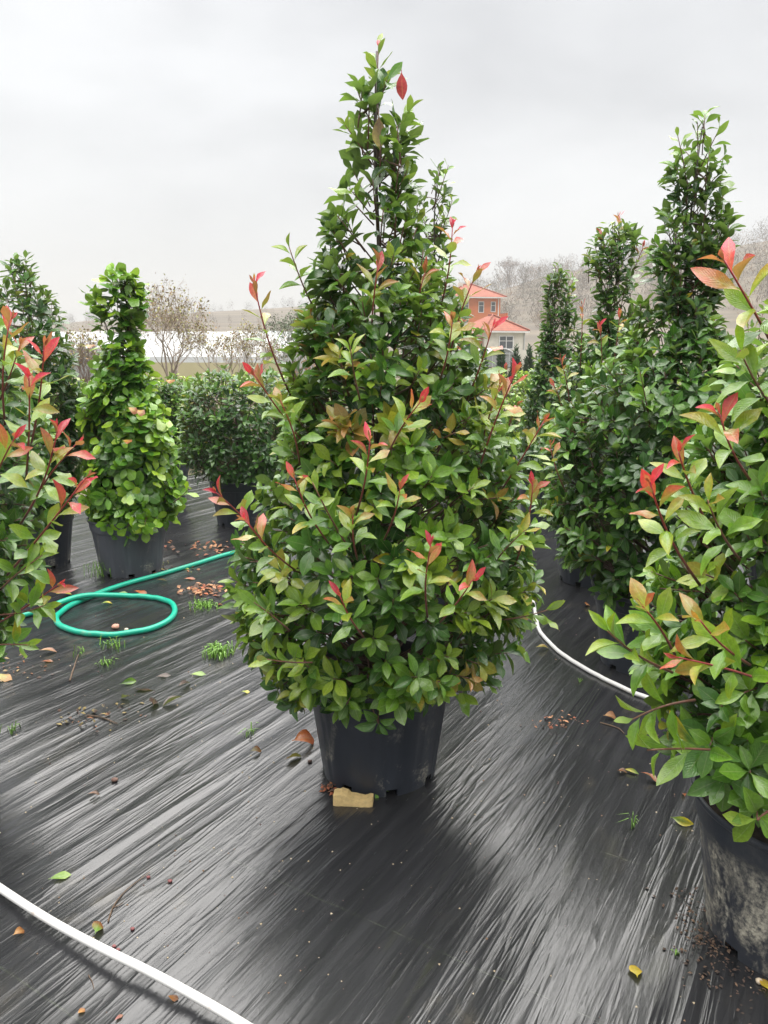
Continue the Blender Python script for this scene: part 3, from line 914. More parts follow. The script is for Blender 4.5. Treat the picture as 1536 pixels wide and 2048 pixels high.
PLANTS = []
class Plant:
    def __init__(self, name, label, cat, base, lod, group=None, cap=300, tint=(1, 1, 1)):
        self.name, self.label, self.cat, self.base, self.lod, self.group, self.cap = name, label, cat, np.array(base, float), lod, group, cap
        self.rec = {k: [] for k in ('p', 'a', 'n', 'L', 'var', 'c0', 'c1', 'w')}
        self.stems, self.shoots = [], []
        self.tint = np.array(tint); self.maxage = 1.0
        PLANTS.append(self)
    def leaf(self, p, a, n, L, age, dage=0.06, w=1.0, c0=None, c1=None):
        r = self.rec
        a = unit(a); n = n - a * (n @ a); n = unit(n)
        r['p'].append(p); r['a'].append(a); r['n'].append(n); r['L'].append(L); r['w'].append(w)
        r['var'].append(int(rng.integers(0, 6)))
        j = 0.82 + 0.36 * rng.random()
        if self.maxage < 1 and c0 is None: age = min(age, self.maxage * (0.85 + 0.15 * rng.random())); dage = min(dage, 0.06)
        col0 = age_col(age) * j * self.tint if c0 is None else np.array(c0)
        col1 = age_col(min(1, age + dage)) * j * self.tint if c1 is None else np.array(c1)
        if c0 is None and rng.random() < 0.006: col1 = np.array((0.42, 0.33, 0.03))
        r['c0'].append(col0); r['c1'].append(col1)
    def stem(self, pts, rad, c_a, c_b, sides=4, own=None):
        v, f = tube(pts, rad, sides, True)
        k = np.repeat(np.linspace(0, 1, len(pts)), sides)[:, None]
        c = np.array(c_a) * (1 - k) + np.array(c_b) * k
        (self.shoots if own else self.stems).append((v, f, c))
    def twig(self, tip, d, n, L, age, stem_len=0.12, rosette=0.5, droop=0.0, stemc=(0.12, 0.05, 0.035), spread=1.0):
        """a leafy twig ending at tip, pointing along d"""
        d = unit(d)
        ref = np.array([0, 0, 1.0]) if abs(d[2]) < 0.9 else np.array([1.0, 0, 0])
        u = unit(np.cross(d, ref)); w = np.cross(d, u)
        base = tip - d * stem_len
        ph = rng.random() * 6.28
        for k in range(n):
            t = (k + 0.5) / n                        # 0 oldest .. 1 newest
            pos = base + (tip - base) * (0.15 + 0.85 * t ** 0.7)
            th = ph + k * 2.4 + rng.normal() * 0.2
            rad = math.cos(th) * u + math.sin(th) * w
            open_ = (1.16 - 0.78 * t * rosette + rng.normal() * 0.16) * spread
            a = d * math.cos(open_) + rad * math.sin(open_)
            a = a + np.array([0, 0, -droop * (0.3 + 0.7 * rng.random())]) + rng.normal(size=3) * 0.10
            nrm = d * math.sin(open_) - rad * math.cos(open_) + np.array([0, 0, 0.35]) + rng.normal(size=3) * 0.16
            size = L * (0.78 + 0.36 * rng.random()) * (1 - 0.28 * max(0, t - 0.6) / 0.4)
            self.leaf(pos, a, nrm, size, max(0, age + (t - 0.5) * 0.10 + rng.normal() * 0.05), 0.05, 0.88 + 0.24 * rng.random())
        self.stem([base - d * 0.02, (base + tip) / 2 + rng.normal(size=3) * 0.003, tip], [0.0026, 0.0022, 0.0016], stemc, stemc, 4)
    def shoot(self, tip, base, n, L, red, gap=0.30, own=True, bend=0.04, stemc=None):
        """long young shoot with spaced leaves; red = age of the newest leaves"""
        tip, base = np.array(tip, float), np.array(base, float)
        ln = np.linalg.norm(tip - base)
        side = unit(np.cross(tip - base, rng.normal(size=3)))
        pts = [base + (tip - base) * t + side * bend * ln * math.sin(math.pi * t) for t in np.linspace(0, 1, 7)]
        P = np.array(pts)
        ca = (0.10, 0.045, 0.03); cb = stemc or ((0.30, 0.03, 0.04) if red > 0.6 else (0.16, 0.07, 0.04))
        self.stem(P, np.linspace(0.0036, 0.0017, 7) * (0.7 + ln), ca, cb, 5, own)
        ph = rng.random() * 6.28
        for k in range(n):
            t = gap + (1 - gap) * (k + 0.4) / n
            q = t * 6; i = min(5, int(q)); pos = P[i] + (P[i + 1] - P[i]) * (q - i)
            d = unit(P[i + 1] - P[i])
            ref = np.array([0.0, -1, 0.3]); u = unit(np.cross(d, ref)); w = np.cross(d, u)
            th = ph + k * 2.4 + rng.normal() * 0.25
            rad = math.cos(th) * u + math.sin(th) * w
            fresh = (k + 1) / n
            open_ = 1.12 - 0.72 * fresh ** 2 + rng.normal() * 0.12
            a = d * math.cos(open_) + rad * math.sin(open_) + rng.normal(size=3) * 0.06
            nrm = d * math.sin(open_) - rad * math.cos(open_) + rng.normal(size=3) * 0.12 + np.array([0, -0.15, 0.15])
            age = 0.24 + (red - 0.24) * fresh ** 1.45 + rng.normal() * 0.05
            size = L * (0.86 + 0.28 * rng.random()) * (1 - 0.30 * max(0, fresh - 0.72) / 0.28)
            self.leaf(pos, a, nrm, size, age, 0.14, 0.95 - 0.25 * fresh)
        if red > 0.6:
            d = unit(P[-1] - P[-2])
            for k in range(2):
                a = d + rng.normal(size=3) * 0.2
                self.leaf(P[-1] - d * 0.004, a, np.cross(a, rng.normal(size=3)), L * 0.40, min(1, red + 0.05), 0.0, 0.55)

def envelope(prof, Y, bx, lean=0.0):
    """profile rows in photo pixels -> heights and left/right radii about the stem"""
    rows = []
    for py, xl, xr in prof:
        l = at_depth(xl, py, Y); r = at_depth(xr, py, Y)
        z = 0.5 * (l[2] + r[2])
        axx = bx + lean * z
        rows.append((z, max(0.02, axx - l[0]), max(0.02, r[0] - axx)))
    rows.sort()
    return np.array(rows)

def grow(pl, env, lean, ntwig, leafL, per=8, age=0.14, agevar=0.10, top_el=70, bot_el=-5, inner=0.30, young=0.12, droop=0.05,
         back=0.75, trunk_r=0.013, zsoil=0.37, stem_len=0.12, spread=1.0, topage=0.0, xclip=None, noise=0.10, thin=1.0):
    bx, by = pl.base[0], pl.base[1]
    z0, z1 = env[0, 0], env[-1, 0]
    zz = np.linspace(z0, z1, 60)
    rl = np.interp(zz, env[:, 0], env[:, 1]); rr_ = np.interp(zz, env[:, 0], env[:, 2])
    kk = (zz - z0) / (z1 - z0)
    wgt = (rl + rr_) * 0.5 * (1 - 0.5 * np.clip((kk - 0.62) / 0.3, 0, 1) * thin)
    cdf = np.cumsum(wgt); cdf /= cdf[-1]
    # main stem
    tz = np.linspace(zsoil - 0.03, z1 - 0.03, 9)
    tp = np.stack([bx + lean * tz + 0.012 * np.sin(tz * 5), by + 0.012 * np.cos(tz * 4), tz], 1)
    pl.trunk = (tp, np.linspace(trunk_r, 0.003, 9))
    cnt = 0
    while cnt < ntwig:
        u = rng.random()
        z = float(np.interp(u, cdf, zz)) + rng.normal() * 0.01
        th = rng.random() * 2 * math.pi
        if math.sin(th) > 0.2 and rng.random() > back: continue     # fewer on the side turned from the nursery path
        c, s = math.cos(th), math.sin(th)
        zc = min(max(z, z0), z1)
        L_, R_ = np.interp(zc, env[:, 0], env[:, 1]), np.interp(zc, env[:, 0], env[:, 2])
        rad = R_ * (1 + c) / 2 + L_ * (1 - c) / 2
        rad *= 1 + noise * float(vnoise(np.array([th * 1.6 + 3.1 * z]), np.array([z * 6.0]), int(bx * 100) % 97)[0])
        deep = rng.random()
        rho = 1 - inner * deep ** 2
        tipr = max(0.0, rad * rho - 0.016)
        k = (z - z0) / (z1 - z0 + 1e-6)
        el = R(bot_el + (top_el - bot_el) * k ** 0.8 + rng.normal() * 16)
        tip = np.array([bx + lean * z + tipr * c, by + tipr * s * 0.95, z])
        if xclip is not None and (tip[0] < xclip[0] or tip[0] > xclip[1]): continue
        cnt += 1
        d = np.array([c * math.cos(el), s * math.cos(el), math.sin(el)])
        ag = max(0.0, age + rng.normal() * agevar * 0.7 + 0.07 - 0.26 * deep + topage * k)
        if deep < 0.5 and rng.random() < young: ag += 0.10 + 0.15 * rng.random()
        n = per + int(rng.integers(-2, 3)) - int(2 * (k > 0.7))
        pl.twig(tip, d, n, leafL * (0.85 + 0.3 * rng.random()) * (1.0 - 0.02 * k), ag, stem_len * (0.7 + 0.6 * rng.random()), 0.55, droop * (1 - k), spread=spread)
        if cnt % 4 == 0:                              # a side branch back to the main stem
            bz = max(zsoil + 0.02, z - tipr * (0.55 + 0.4 * rng.random()))
            p0 = np.array([bx + lean * bz, by, bz])
            p2 = tip - d * stem_len
            p1 = (p0 + p2) / 2 + np.array([c, s, -0.3]) * 0.03
            pl.stem([p0, p1, p2], [0.005, 0.0036, 0.0024], (0.09, 0.06, 0.045), (0.14, 0.06, 0.04), 4)

def px_shoots(pl, rows, fwd=0.0):
    for (tx, ty, bx_, by_, Yt, Yb, n, L, red) in rows:
        if Yt < 2.38: Yt, Yb = Yt - fwd, Yb - fwd
        pl.shoot(at_depth(tx, ty, Yt), at_depth(bx_, by_, Yb), n, L, red)

# ------------------------------------------------------------------ front pyramid
YM = 2.63; XM = -0.018
make_pot('plant_pot', 'black pot with scuffed base under the tallest pyramid shrub beside the wood block', XM, YM, M_POT, 1.0, rot=0.12)
main = Plant('pyramid_shrub', 'tallest pyramid shrub with red shoot tips, in the pot beside the wood block', 'shrub', (XM, YM, 0.36), 'hi', 'red tipped pyramid shrubs')
pm = [(84, 752, 768), (110, 738, 786), (150, 712, 816), (200, 704, 816), (255, 674, 828), (330, 672, 834), (400, 662, 832), (450, 648, 850), (500, 634, 865),
      (560, 612, 885), (620, 600, 910), (700, 584, 950), (780, 566, 990), (850, 556, 1015), (900, 550, 1030), (950, 540, 1035), (1000, 518, 1046),
      (1050, 494, 1066), (1100, 478, 1076), (1150, 480, 1078), (1200, 482, 1078), (1250, 490, 1055), (1300, 502, 1018), (1345, 536, 955)]
env = envelope(pm, YM, XM)
grow(main, env, 0.0, 690, 0.086, 9, thin=0.8, age=0.275, agevar=0.18, young=0.34, topage=-0.10, trunk_r=0.016, bot_el=8)
px_shoots(main, [
    (508, 566, 585, 800, 2.50, 2.56, 11, 0.085, 1.0), (508, 748, 610, 890, 2.36, 2.48, 10, 0.085, 1.0), (577, 490, 640, 640, 2.55, 2.60, 9, 0.082, 0.5),
    (432, 985, 530, 1090, 2.30, 2.40, 9, 0.085, 0.97), (490, 1040, 590, 1140, 2.16, 2.28, 9, 0.085, 1.0), (588, 955, 660, 1090, 2.14, 2.25, 9, 0.085, 0.86),
    (740, 880, 712, 1030, 2.10, 2.22, 9, 0.085, 0.92), (840, 805, 775, 910, 2.18, 2.30, 9, 0.09, 0.90), (757, 525, 742, 690, 2.38, 2.48, 9, 0.085, 0.98),
    (905, 455, 880, 620, 2.50, 2.56, 10, 0.085, 1.0), (952, 548, 895, 740, 2.42, 2.50, 10, 0.09, 0.88), (985, 655, 930, 810, 2.40, 2.50, 10, 0.088, 0.98),
    (1032, 742, 945, 980, 2.32, 2.46, 13, 0.088, 0.98), (1088, 842, 1000, 985, 2.36, 2.48, 9, 0.085, 0.86), (862, 1090, 855, 1235, 2.05, 2.16, 9, 0.09, 1.0),
    (945, 1160, 880, 1245, 2.06, 2.16, 8, 0.085, 0.92), (680, 1192, 728, 1275, 2.04, 2.14, 8, 0.088, 0.84), (800, 978, 768, 1080, 2.10, 2.20, 9, 0.082, 0.80),
    (706, 1030, 715, 1120, 2.10, 2.18, 8, 0.08, 0.72), (1066, 968, 1030, 1130, 2.34, 2.42, 9, 0.085, 0.9), (1100, 1218, 1000, 1240, 2.35, 2.40, 8, 0.085, 0.45),
    (530, 1318, 625, 1325, 2.16, 2.22, 6, 0.085, 0.56), (508, 1205, 580, 1262, 2.14, 2.20, 7, 0.085, 0.42), (625, 965, 700, 1100, 2.14, 2.24, 8, 0.085, 0.50),
    (1000, 770, 960, 900, 2.40, 2.48, 9, 0.085, 0.8), (700, 690, 720, 800, 2.30, 2.36, 8, 0.085, 0.5), (850, 545, 830, 660, 2.46, 2.5, 8, 0.08, 0.75),
    (1050, 1060, 985, 1130, 2.24, 2.34, 8, 0.085, 0.6), (905, 640, 880, 760, 2.36, 2.44, 8, 0.085, 0.8), (560, 800, 600, 930, 2.3, 2.4, 8, 0.085, 0.62),
    (690, 250, 745, 330, 2.60, 2.63, 7, 0.075, 0.45), (822, 215, 765, 320, 2.60, 2.63, 7, 0.075, 0.45), (815, 340, 765, 440, 2.55, 2.62, 7, 0.08, 0.5)], 0.06)
# leader at the very top with a pinkish bud
main.shoot(at_depth(757, 90, YM), at_depth(752, 330, YM), 15, 0.085, 0.42, gap=0.1, bend=0.01)
main.leaf(at_depth(757, 96, YM), np.array([0, 0, 1.0]), np.array([0, -1.0, 0]), 0.03, 0.95)
# single old red and yellow leaves
main.leaf(at_depth(803, 140, 2.58), np.array([0.03, 0, -1.0]) , np.array([-0.3, -1.0, 0]), 0.085, 1.0, c0=(0.40, 0.04, 0.06), c1=(0.36, 0.05, 0.07))
main.stem([at_depth(757, 165, 2.62), at_depth(785, 146, 2.60), at_depth(803, 139, 2.58)], 0.0014, (0.12, 0.05, 0.03), (0.3, 0.05, 0.05), 4)
main.stem([at_depth(755, 205, 2.63), at_depth(757, 228, 2.56)], 0.0014, (0.12, 0.05, 0.03), (0.2, 0.08, 0.05), 4)
main.leaf(at_depth(757, 228, 2.56), np.array([0.05, 0, -1.0]), np.array([-0.2, -1.0, 0.1]), 0.10, 0.7, c0=(0.22, 0.13, 0.07), c1=(0.45, 0.36, 0.10))
# rosettes hanging over the pot front
main.twig(at_depth(757, 1448, 2.30), np.array([0.02, -0.9, -0.25]), 7, 0.085, 0.22, 0.05, 0.2)
main.stem([at_depth(757, 1448, 2.32), at_depth(742, 1410, 2.36), at_depth(725, 1385, 2.40), at_depth(715, 1340, 2.46)], 0.002, (0.2, 0.1, 0.06), (0.14, 0.06, 0.04), 4)
for (x_, y_, dx) in ((690, 1385, -0.2), (735, 1360, 0.0), (660, 1350, -0.3), (820, 1370, 0.2), (600, 1350, -0.7), (880, 1350, 0.6), (590, 1405, -0.6), (555, 1380, -0.8), (780, 1345, 0), (930, 1330, 0.6), (640, 1385, -0.4), (845, 1330, 0.3)):
    main.twig(at_depth(x_, y_, 2.30 + 0.1 * abs(dx)), np.array([dx, -0.8, -0.35]), 8, 0.082, 0.14, 0.07, 0.3, 0.35)
for (x_, y_) in ((797, 1360), (822, 1365), (855, 1350)):
    main.leaf(at_depth(x_, y_, 2.32), np.array([0.1, -0.2, -1.0]), np.array([0, -1, 0]), 0.06, 1.0, c0=(0.30, 0.03, 0.025), c1=(0.34, 0.06, 0.03))

# ------------------------------------------------------------------ second pyramid behind it
Y2 = 4.6; X2 = at_depth(862, 1200, Y2)[0]
make_pot('plant_pot', 'black pot standing directly behind the tallest pyramid shrub', X2, Y2, M_POT)
p2 = Plant('pyramid_shrub', 'narrow pyramid shrub whose tip rises behind the tallest shrub', 'shrub', (X2, Y2, 0.36), 'lo', 'red tipped pyramid shrubs')
env = envelope([(332, 850, 885), (380, 822, 900), (430, 822, 902), (480, 822, 895), (540, 810, 905), (620, 800, 940), (700, 780, 975), (800, 755, 1000), (900, 740, 1010), (1000, 750, 1000), (1080, 770, 975)], Y2, X2)
grow(p2, env, 0.0, 380, 0.078, 8, age=0.14, young=0.16)
px_shoots(p2, [(897, 330, 865, 420, 4.5, 4.6, 8, 0.075, 0.4), (905, 400, 875, 480, 4.5, 4.6, 7, 0.075, 0.4), (1010, 735, 975, 830, 4.3, 4.4, 8, 0.08, 0.95), (1035, 810, 985, 900, 4.3, 4.4, 8, 0.08, 0.9)])

# ------------------------------------------------------------------ right pyramid
Y7 = 3.60; X7 = 1.30
make_pot('plant_pot', 'plain black pot beside the white pipe under the dark green pyramid shrub', X7, Y7, M_POT, rot=0.4)
p7 = Plant('pyramid_shrub', 'dense dark green pyramid shrub with small pale tip, above the white pipe', 'shrub', (X7, Y7, 0.36), 'hi', 'red tipped pyramid shrubs')
env = envelope([(240, 1395, 1435), (285, 1350, 1460), (340, 1330, 1450), (400, 1318, 1454), (460, 1298, 1460), (520, 1294, 1446), (580, 1284, 1438), (640, 1266, 1440),
                (690, 1236, 1455), (740, 1190, 1480), (800, 1150, 1500), (850, 1120, 1515), (900, 1105, 1520), (950, 1095, 1520), (1000, 1095, 1515), (1050, 1105, 1500), (1100, 1125, 1480), (1150, 1155, 1450), (1195, 1200, 1410)], Y7, X7, 0.03)
grow(p7, env, 0.03, 800, 0.084, 9, age=0.14, topage=0.08, thin=0.6, young=0.06, bot_el=0)
px_shoots(p7, [(1440, 255, 1395, 350, 3.55, 3.6, 8, 0.08, 0.35), (1355, 270, 1375, 380, 3.55, 3.6, 8, 0.08, 0.4), (1450, 440, 1400, 560, 3.5, 3.58, 9, 0.078, 0.35),
               (1280, 745, 1300, 850, 3.2, 3.3, 8, 0.08, 0.3), (1100, 890, 1130, 980, 3.3, 3.35, 7, 0.075, 0.95), (1395, 245, 1392, 400, 3.6, 3.6, 10, 0.08, 0.3)])

# ------------------------------------------------------------------ behind the right pyramid
Y8 = 5.0; X8 = at_depth(1186, 1100, Y8)[0]
make_pot('plant_pot', 'black pot hidden behind the dark green pyramid shrub', X8, Y8, M_POT)
p8 = Plant('pyramid_shrub', 'slender pyramid shrub with a red tipped open crown behind the dark green one', 'shrub', (X8, Y8, 0.36), 'lo', 'red tipped pyramid shrubs')
env = envelope([(435, 1222, 1250), (480, 1180, 1285), (540, 1172, 1280), (600, 1195, 1270), (660, 1185, 1275), (720, 1140, 1300), (800, 1095, 1330), (900, 1070, 1345), (1000, 1070, 1340), (1060, 1090, 1300)], Y8, X8, 0.01)
grow(p8, env, 0.01, 500, 0.084, 9, age=0.16, thin=0.0, young=0.14)
px_shoots(p8, [(1238, 432, 1232, 540, 5, 5, 10, 0.08, 0.9), (1287, 492, 1245, 590, 4.9, 5, 9, 0.08, 0.92), (1200, 462, 1222, 560, 4.95, 5, 9, 0.08, 0.9), (1172, 505, 1215, 590, 4.95, 5, 8, 0.08, 0.6),
               (1240, 625, 1225, 740, 4.6, 4.7, 9, 0.085, 1.0), (1200, 650, 1205, 760, 4.55, 4.7, 9, 0.085, 1.0), (1165, 610, 1160, 740, 4.7, 4.8, 8, 0.08, 1.0), (1105, 765, 1130, 850, 4.6, 4.7, 8, 0.08, 1.0), (1120, 715, 1140, 830, 4.6, 4.7, 8, 0.08, 0.97)])
Y9 = 6.8; X9 = at_depth(1092, 1000, Y9)[0]
make_pot('plant_pot', 'black pot under the narrow column shrub near the houses', X9, Y9, M_POT)
p9 = Plant('pyramid_shrub', 'narrow dark column shrub standing in front of the small tiled house', 'shrub', (X9, Y9, 0.36), 'lo', 'red tipped pyramid shrubs')
env = envelope([(527, 1105, 1128), (560, 1090, 1150), (620, 1088, 1158), (690, 1082, 1170), (750, 1062, 1185), (830, 1045, 1195), (900, 1040, 1195), (960, 1050, 1190)], Y9, X9)
grow(p9, env, 0.0, 380, 0.092, 8, thin=0.0, age=0.08, young=0.08)
px_shoots(p9, [(1152, 545, 1125, 640, 6.7, 6.8, 8, 0.085, 0.4), (1112, 530, 1114, 600, 6.8, 6.8, 8, 0.085, 0.4), (1085, 905, 1100, 960, 6.4, 6.5, 6, 0.085, 1.0), (1060, 960, 1080, 1010, 6.3, 6.4, 5, 0.085, 0.9)])

# ------------------------------------------------------------------ right foreground shrub
Y10 = 1.79; X10 = 1.095
make_pot('plant_pot', 'black pot with large dried mud smears on its side', X10, Y10, M_POTMUD, rot=0.3)
p10 = Plant('pyramid_shrub', 'big yellowish green shrub growing from the mud smeared pot', 'shrub', (X10, Y10, 0.36), 'hi', 'red tipped pyramid shrubs', tint=(1.06, 1.06, 0.9))
rows = [(560, 1600), (650, 1520), (720, 1480), (800, 1445), (880, 1410), (960, 1375), (1050, 1345), (1150, 1325), (1250, 1285), (1330, 1275), (1400, 1300), (1460, 1325), (1520, 1370)]
env = envelope([(y_, x_, x_ + 2) for y_, x_ in rows], Y10, X10)
env[:, 2] = env[:, 1]
env = np.vstack([env, [(2.0, 0.08, 0.08)]])
env = env[env[:, 0].argsort()]
grow(p10, env, 0.0, 720, 0.079, 9, age=0.22, agevar=0.14, young=0.16, xclip=(0.3, 1.75), bot_el=-5, droop=0.2)
px_shoots(p10, [(1448, 520, 1560, 720, 1.50, 1.6, 9, 0.095, 1.0), (1357, 905, 1425, 1070, 1.50, 1.6, 9, 0.080, 0.92), (1300, 965, 1400, 1170, 1.48, 1.6, 11, 0.080, 1.0),
                (1285, 1212, 1350, 1310, 1.42, 1.5, 8, 0.08, 0.8), (1358, 1315, 1560, 1375, 1.38, 1.45, 8, 0.085, 0.85), (1215, 1262, 1345, 1345, 1.45, 1.52, 8, 0.09, 0.40), (1262, 1440, 1390, 1400, 1.45, 1.52, 7, 0.09, 0.40),
                (1295, 1500, 1540, 1520, 1.42, 1.52, 9, 0.095, 0.38), (1440, 830, 1500, 960, 1.5, 1.56, 8, 0.095, 0.95), (1480, 700, 1560, 830, 1.5, 1.56, 8, 0.1, 0.5), (1415, 1000, 1480, 1120, 1.45, 1.5, 8, 0.095, 0.6), (1400, 1240, 1500, 1330, 1.38, 1.45, 7, 0.09, 0.7)])
p10.twig(at_depth(1515, 1640, 1.42), np.array([-0.3, -0.9, -0.1]), 7, 0.085, 0.36, 0.06, 0.3)
p10.stem([at_depth(1515, 1640, 1.42), at_depth(1560, 1600, 1.46), at_depth(1600, 1540, 1.55)], 0.003, (0.2, 0.08, 0.05), (0.2, 0.08, 0.05), 4)
p10.twig(at_depth(1500, 1545, 1.46), np.array([-0.3, -0.8, 0.3]), 8, 0.09, 0.26, 0.07, 0.3)
p10.twig(at_depth(1450, 1560, 1.50), np.array([-0.4, -0.8, 0.1]), 8, 0.085, 0.22, 0.07, 0.3)
p10.twig(at_depth(1520, 1590, 1.48), np.array([-0.2, -0.9, 0.2]), 8, 0.085, 0.24, 0.07, 0.3)
p10.twig(at_depth(1420, 1490, 1.50), np.array([-0.5, -0.8, 0.0]), 8, 0.09, 0.18, 0.07, 0.3)

# ------------------------------------------------------------------ right edge, farther back
Y11 = 4.4; X11 = at_depth(1585, 1150, Y11)[0]
make_pot('plant_pot', 'black pot behind the mud smeared pot and its shrub', X11, Y11, M_POT)
p11 = Plant('pyramid_shrub', 'leafy pyramid shrub behind the big yellowish green shrub', 'shrub', (X11, Y11, 0.36), 'lo', 'red tipped pyramid shrubs')
env = envelope([(430, 1612, 1650), (520, 1545, 1690), (580, 1518, 1700), (650, 1500, 1720), (720, 1475, 1740), (800, 1450, 1760), (900, 1430, 1780), (1000, 1430, 1780), (1080, 1460, 1740)], Y11, X11)
grow(p11, env, 0.0, 230, 0.08, 8, age=0.12, young=0.12, xclip=(X11 - 0.8, X11 + 0.35))
px_shoots(p11, [(1495, 640, 1520, 760, 4.1, 4.2, 8, 0.08, 0.6), (1420, 830, 1450, 920, 4.0, 4.1, 8, 0.085, 0.8)])

# ------------------------------------------------------------------ left foreground shrub
Y3 = 2.62; X3 = -1.76
make_pot('plant_pot', 'black pot under the red shooted shrub beside the green hose end', X3, Y3, M_POT)
p3 = Plant('pyramid_shrub', 'loose shrub with many long red shoots beside the end of the green hose', 'shrub', (X3, Y3, 0.36), 'hi', 'red tipped pyramid shrubs')
rows = [(560, -60), (640, -10), (700, 25), (800, 70), (900, 95), (1000, 95), (1100, 75), (1200, 55), (1260, 35), (1310, -10)]
env = envelope([(y_, x_ - 2, x_) for y_, x_ in rows], Y3, X3)
env[:, 1] = env[:, 2]
env = np.vstack([env, [(2.1, 0.08, 0.08)]])
env = env[env[:, 0].argsort()]
grow(p3, env, 0.0, 520, 0.079, 9, age=0.14, agevar=0.12, young=0.12, xclip=(-2.1, 0))
px_shoots(p3, [(20, 640, 10, 850, 2.25, 2.3, 9, 0.095, 0.92), (88, 690, 60, 900, 2.2, 2.3, 10, 0.095, 1.0), (58, 755, 52, 960, 2.1, 2.2, 10, 0.095, 1.0), (115, 860, 40, 1050, 2.1, 2.25, 10, 0.095, 1.0),
               (30, 875, -20, 1020, 2.05, 2.2, 9, 0.095, 1.0), (172, 955, 15, 1150, 2.1, 2.3, 12, 0.095, 1.0), (118, 1168, -10, 1250, 2.15, 2.3, 9, 0.09, 0.92), (155, 885, 60, 1020, 2.2, 2.3, 9, 0.09, 0.95),
               (40, 690, 0, 800, 2.3, 2.35, 8, 0.09, 0.9), (85, 1110, 0, 1180, 2.15, 2.25, 8, 0.09, 0.4), (60, 1290, -30, 1290, 2.2, 2.3, 7, 0.085, 0.35), (90, 1210, 0, 1230, 2.15, 2.25, 7, 0.085, 0.4)])

# ------------------------------------------------------------------ left, farther back
Y4 = 5.35; X4 = at_depth(78, 1130, Y4)[0]
make_pot('plant_pot', 'black pot left of the dusty grey one under the bright green plant', X4, Y4, M_POT)
p4 = Plant('pyramid_shrub', 'broad dark pyramid shrub left of the bright green plant', 'shrub', (X4, Y4, 0.36), 'lo', 'red tipped pyramid shrubs')
env = envelope([(515, 25, 58), (560, 0, 92), (620, -30, 125), (680, -45, 140), (760, -70, 160), (850, -90, 170), (950, -90, 165), (1030, -60, 140)], Y4, X4, 0.05)
grow(p4, env, 0.05, 480, 0.092, 9, thin=0.0, age=0.06, young=0.03)
Y5 = 5.21; X5 = -1.775
M_POTGREY = pot_material('dusty_pot_plastic', 0.02, (0.055, 0.060, 0.072), (0.085, 0.092, 0.108))
make_pot('plant_pot', 'dusty black pot under the bright green plant next to the green hose', X5, Y5, M_POTGREY, 0.98, rot=0.2)
p5 = Plant('rounded_leaf_shrub', 'bright green pyramid plant with broad rounded leaves beside the green hose', 'shrub', (X5, Y5, 0.36), 'round', tint=(1.35, 1.35, 0.9))
p5.maxage = 0.50
env = envelope([(538, 224, 252), (580, 184, 280), (615, 188, 284), (660, 196, 272), (720, 190, 286), (760, 182, 298), (800, 176, 318), (860, 168, 340), (920, 160, 355), (970, 158, 375), (1010, 172, 370), (1045, 200, 340)], Y5, X5, 0.045)
grow(p5, env, 0.045, 330, 0.118, 8, age=0.28, thin=-0.2, noise=0.22, agevar=0.16, young=0.22, droop=0.45, spread=1.12, trunk_r=0.02)
for (x_, y_) in ((215, 1050), (290, 1050), (255, 1055)):
    p5.twig(at_depth(x_, y_, 4.93), np.array([0, -0.7, -0.5]), 6, 0.10, 0.3, 0.06, 0.3, 0.4)
px_shoots(p5, [(232, 542, 236, 600, 5.2, 5.2, 9, 0.095, 0.5), (380, 975, 340, 1010, 5.0, 5.1, 6, 0.095, 0.5)])
for (x_, y_) in ((255, 815), (270, 820), (245, 880), (330, 760), (170, 690)):
    p5.leaf(at_depth(x_, y_, 4.85), np.array([0.6, -0.3, -0.1]), np.array([0, -0.6, 0.8]), 0.08, 0.7, c0=(0.42, 0.25, 0.03), c1=(0.30, 0.10, 0.04))

# ------------------------------------------------------------------ rounded shrubs in the row behind
def ball(name, label, Yb, px_axis, prof, ntw, L, lod, pot_label, age=0.05, young=0.05, cap=300, group='rounded shrubs in black pots', topage=0.0):
    Xb = at_depth(px_axis, 900, Yb)[0]
    make_pot('plant_pot', pot_label, Xb, Yb, M_POT, 1.0)
    p = Plant(name, label, 'shrub', (Xb, Yb, 0.36), lod, group, cap)
    e = envelope(prof, Yb, Xb)
    grow(p, e, 0.0, ntw, L, 9, age=age, young=young, top_el=75, bot_el=-5, inner=0.30, topage=topage, thin=0.0)
    return p
ball('rounded_shrub', 'dark glossy rounded shrub right of the bright green plant', 6.7, 478,
     [(738, 430, 530), (752, 385, 570), (775, 366, 592), (830, 352, 604), (900, 356, 602), (940, 385, 575), (965, 430, 530)], 520, 0.088, 'lo',
     'black pot under the dark glossy rounded shrub', age=0.03, young=0.03, topage=0.10)
ball('rounded_shrub', 'dark rounded shrub half hidden behind the bright green plant', 7.6, 322,
     [(752, 290, 350), (768, 265, 380), (820, 252, 394), (890, 256, 392), (935, 290, 355)], 400, 0.09, 'lo',
     'black pot half hidden behind the bright green plant', age=0.05, young=0.08, topage=0.18)

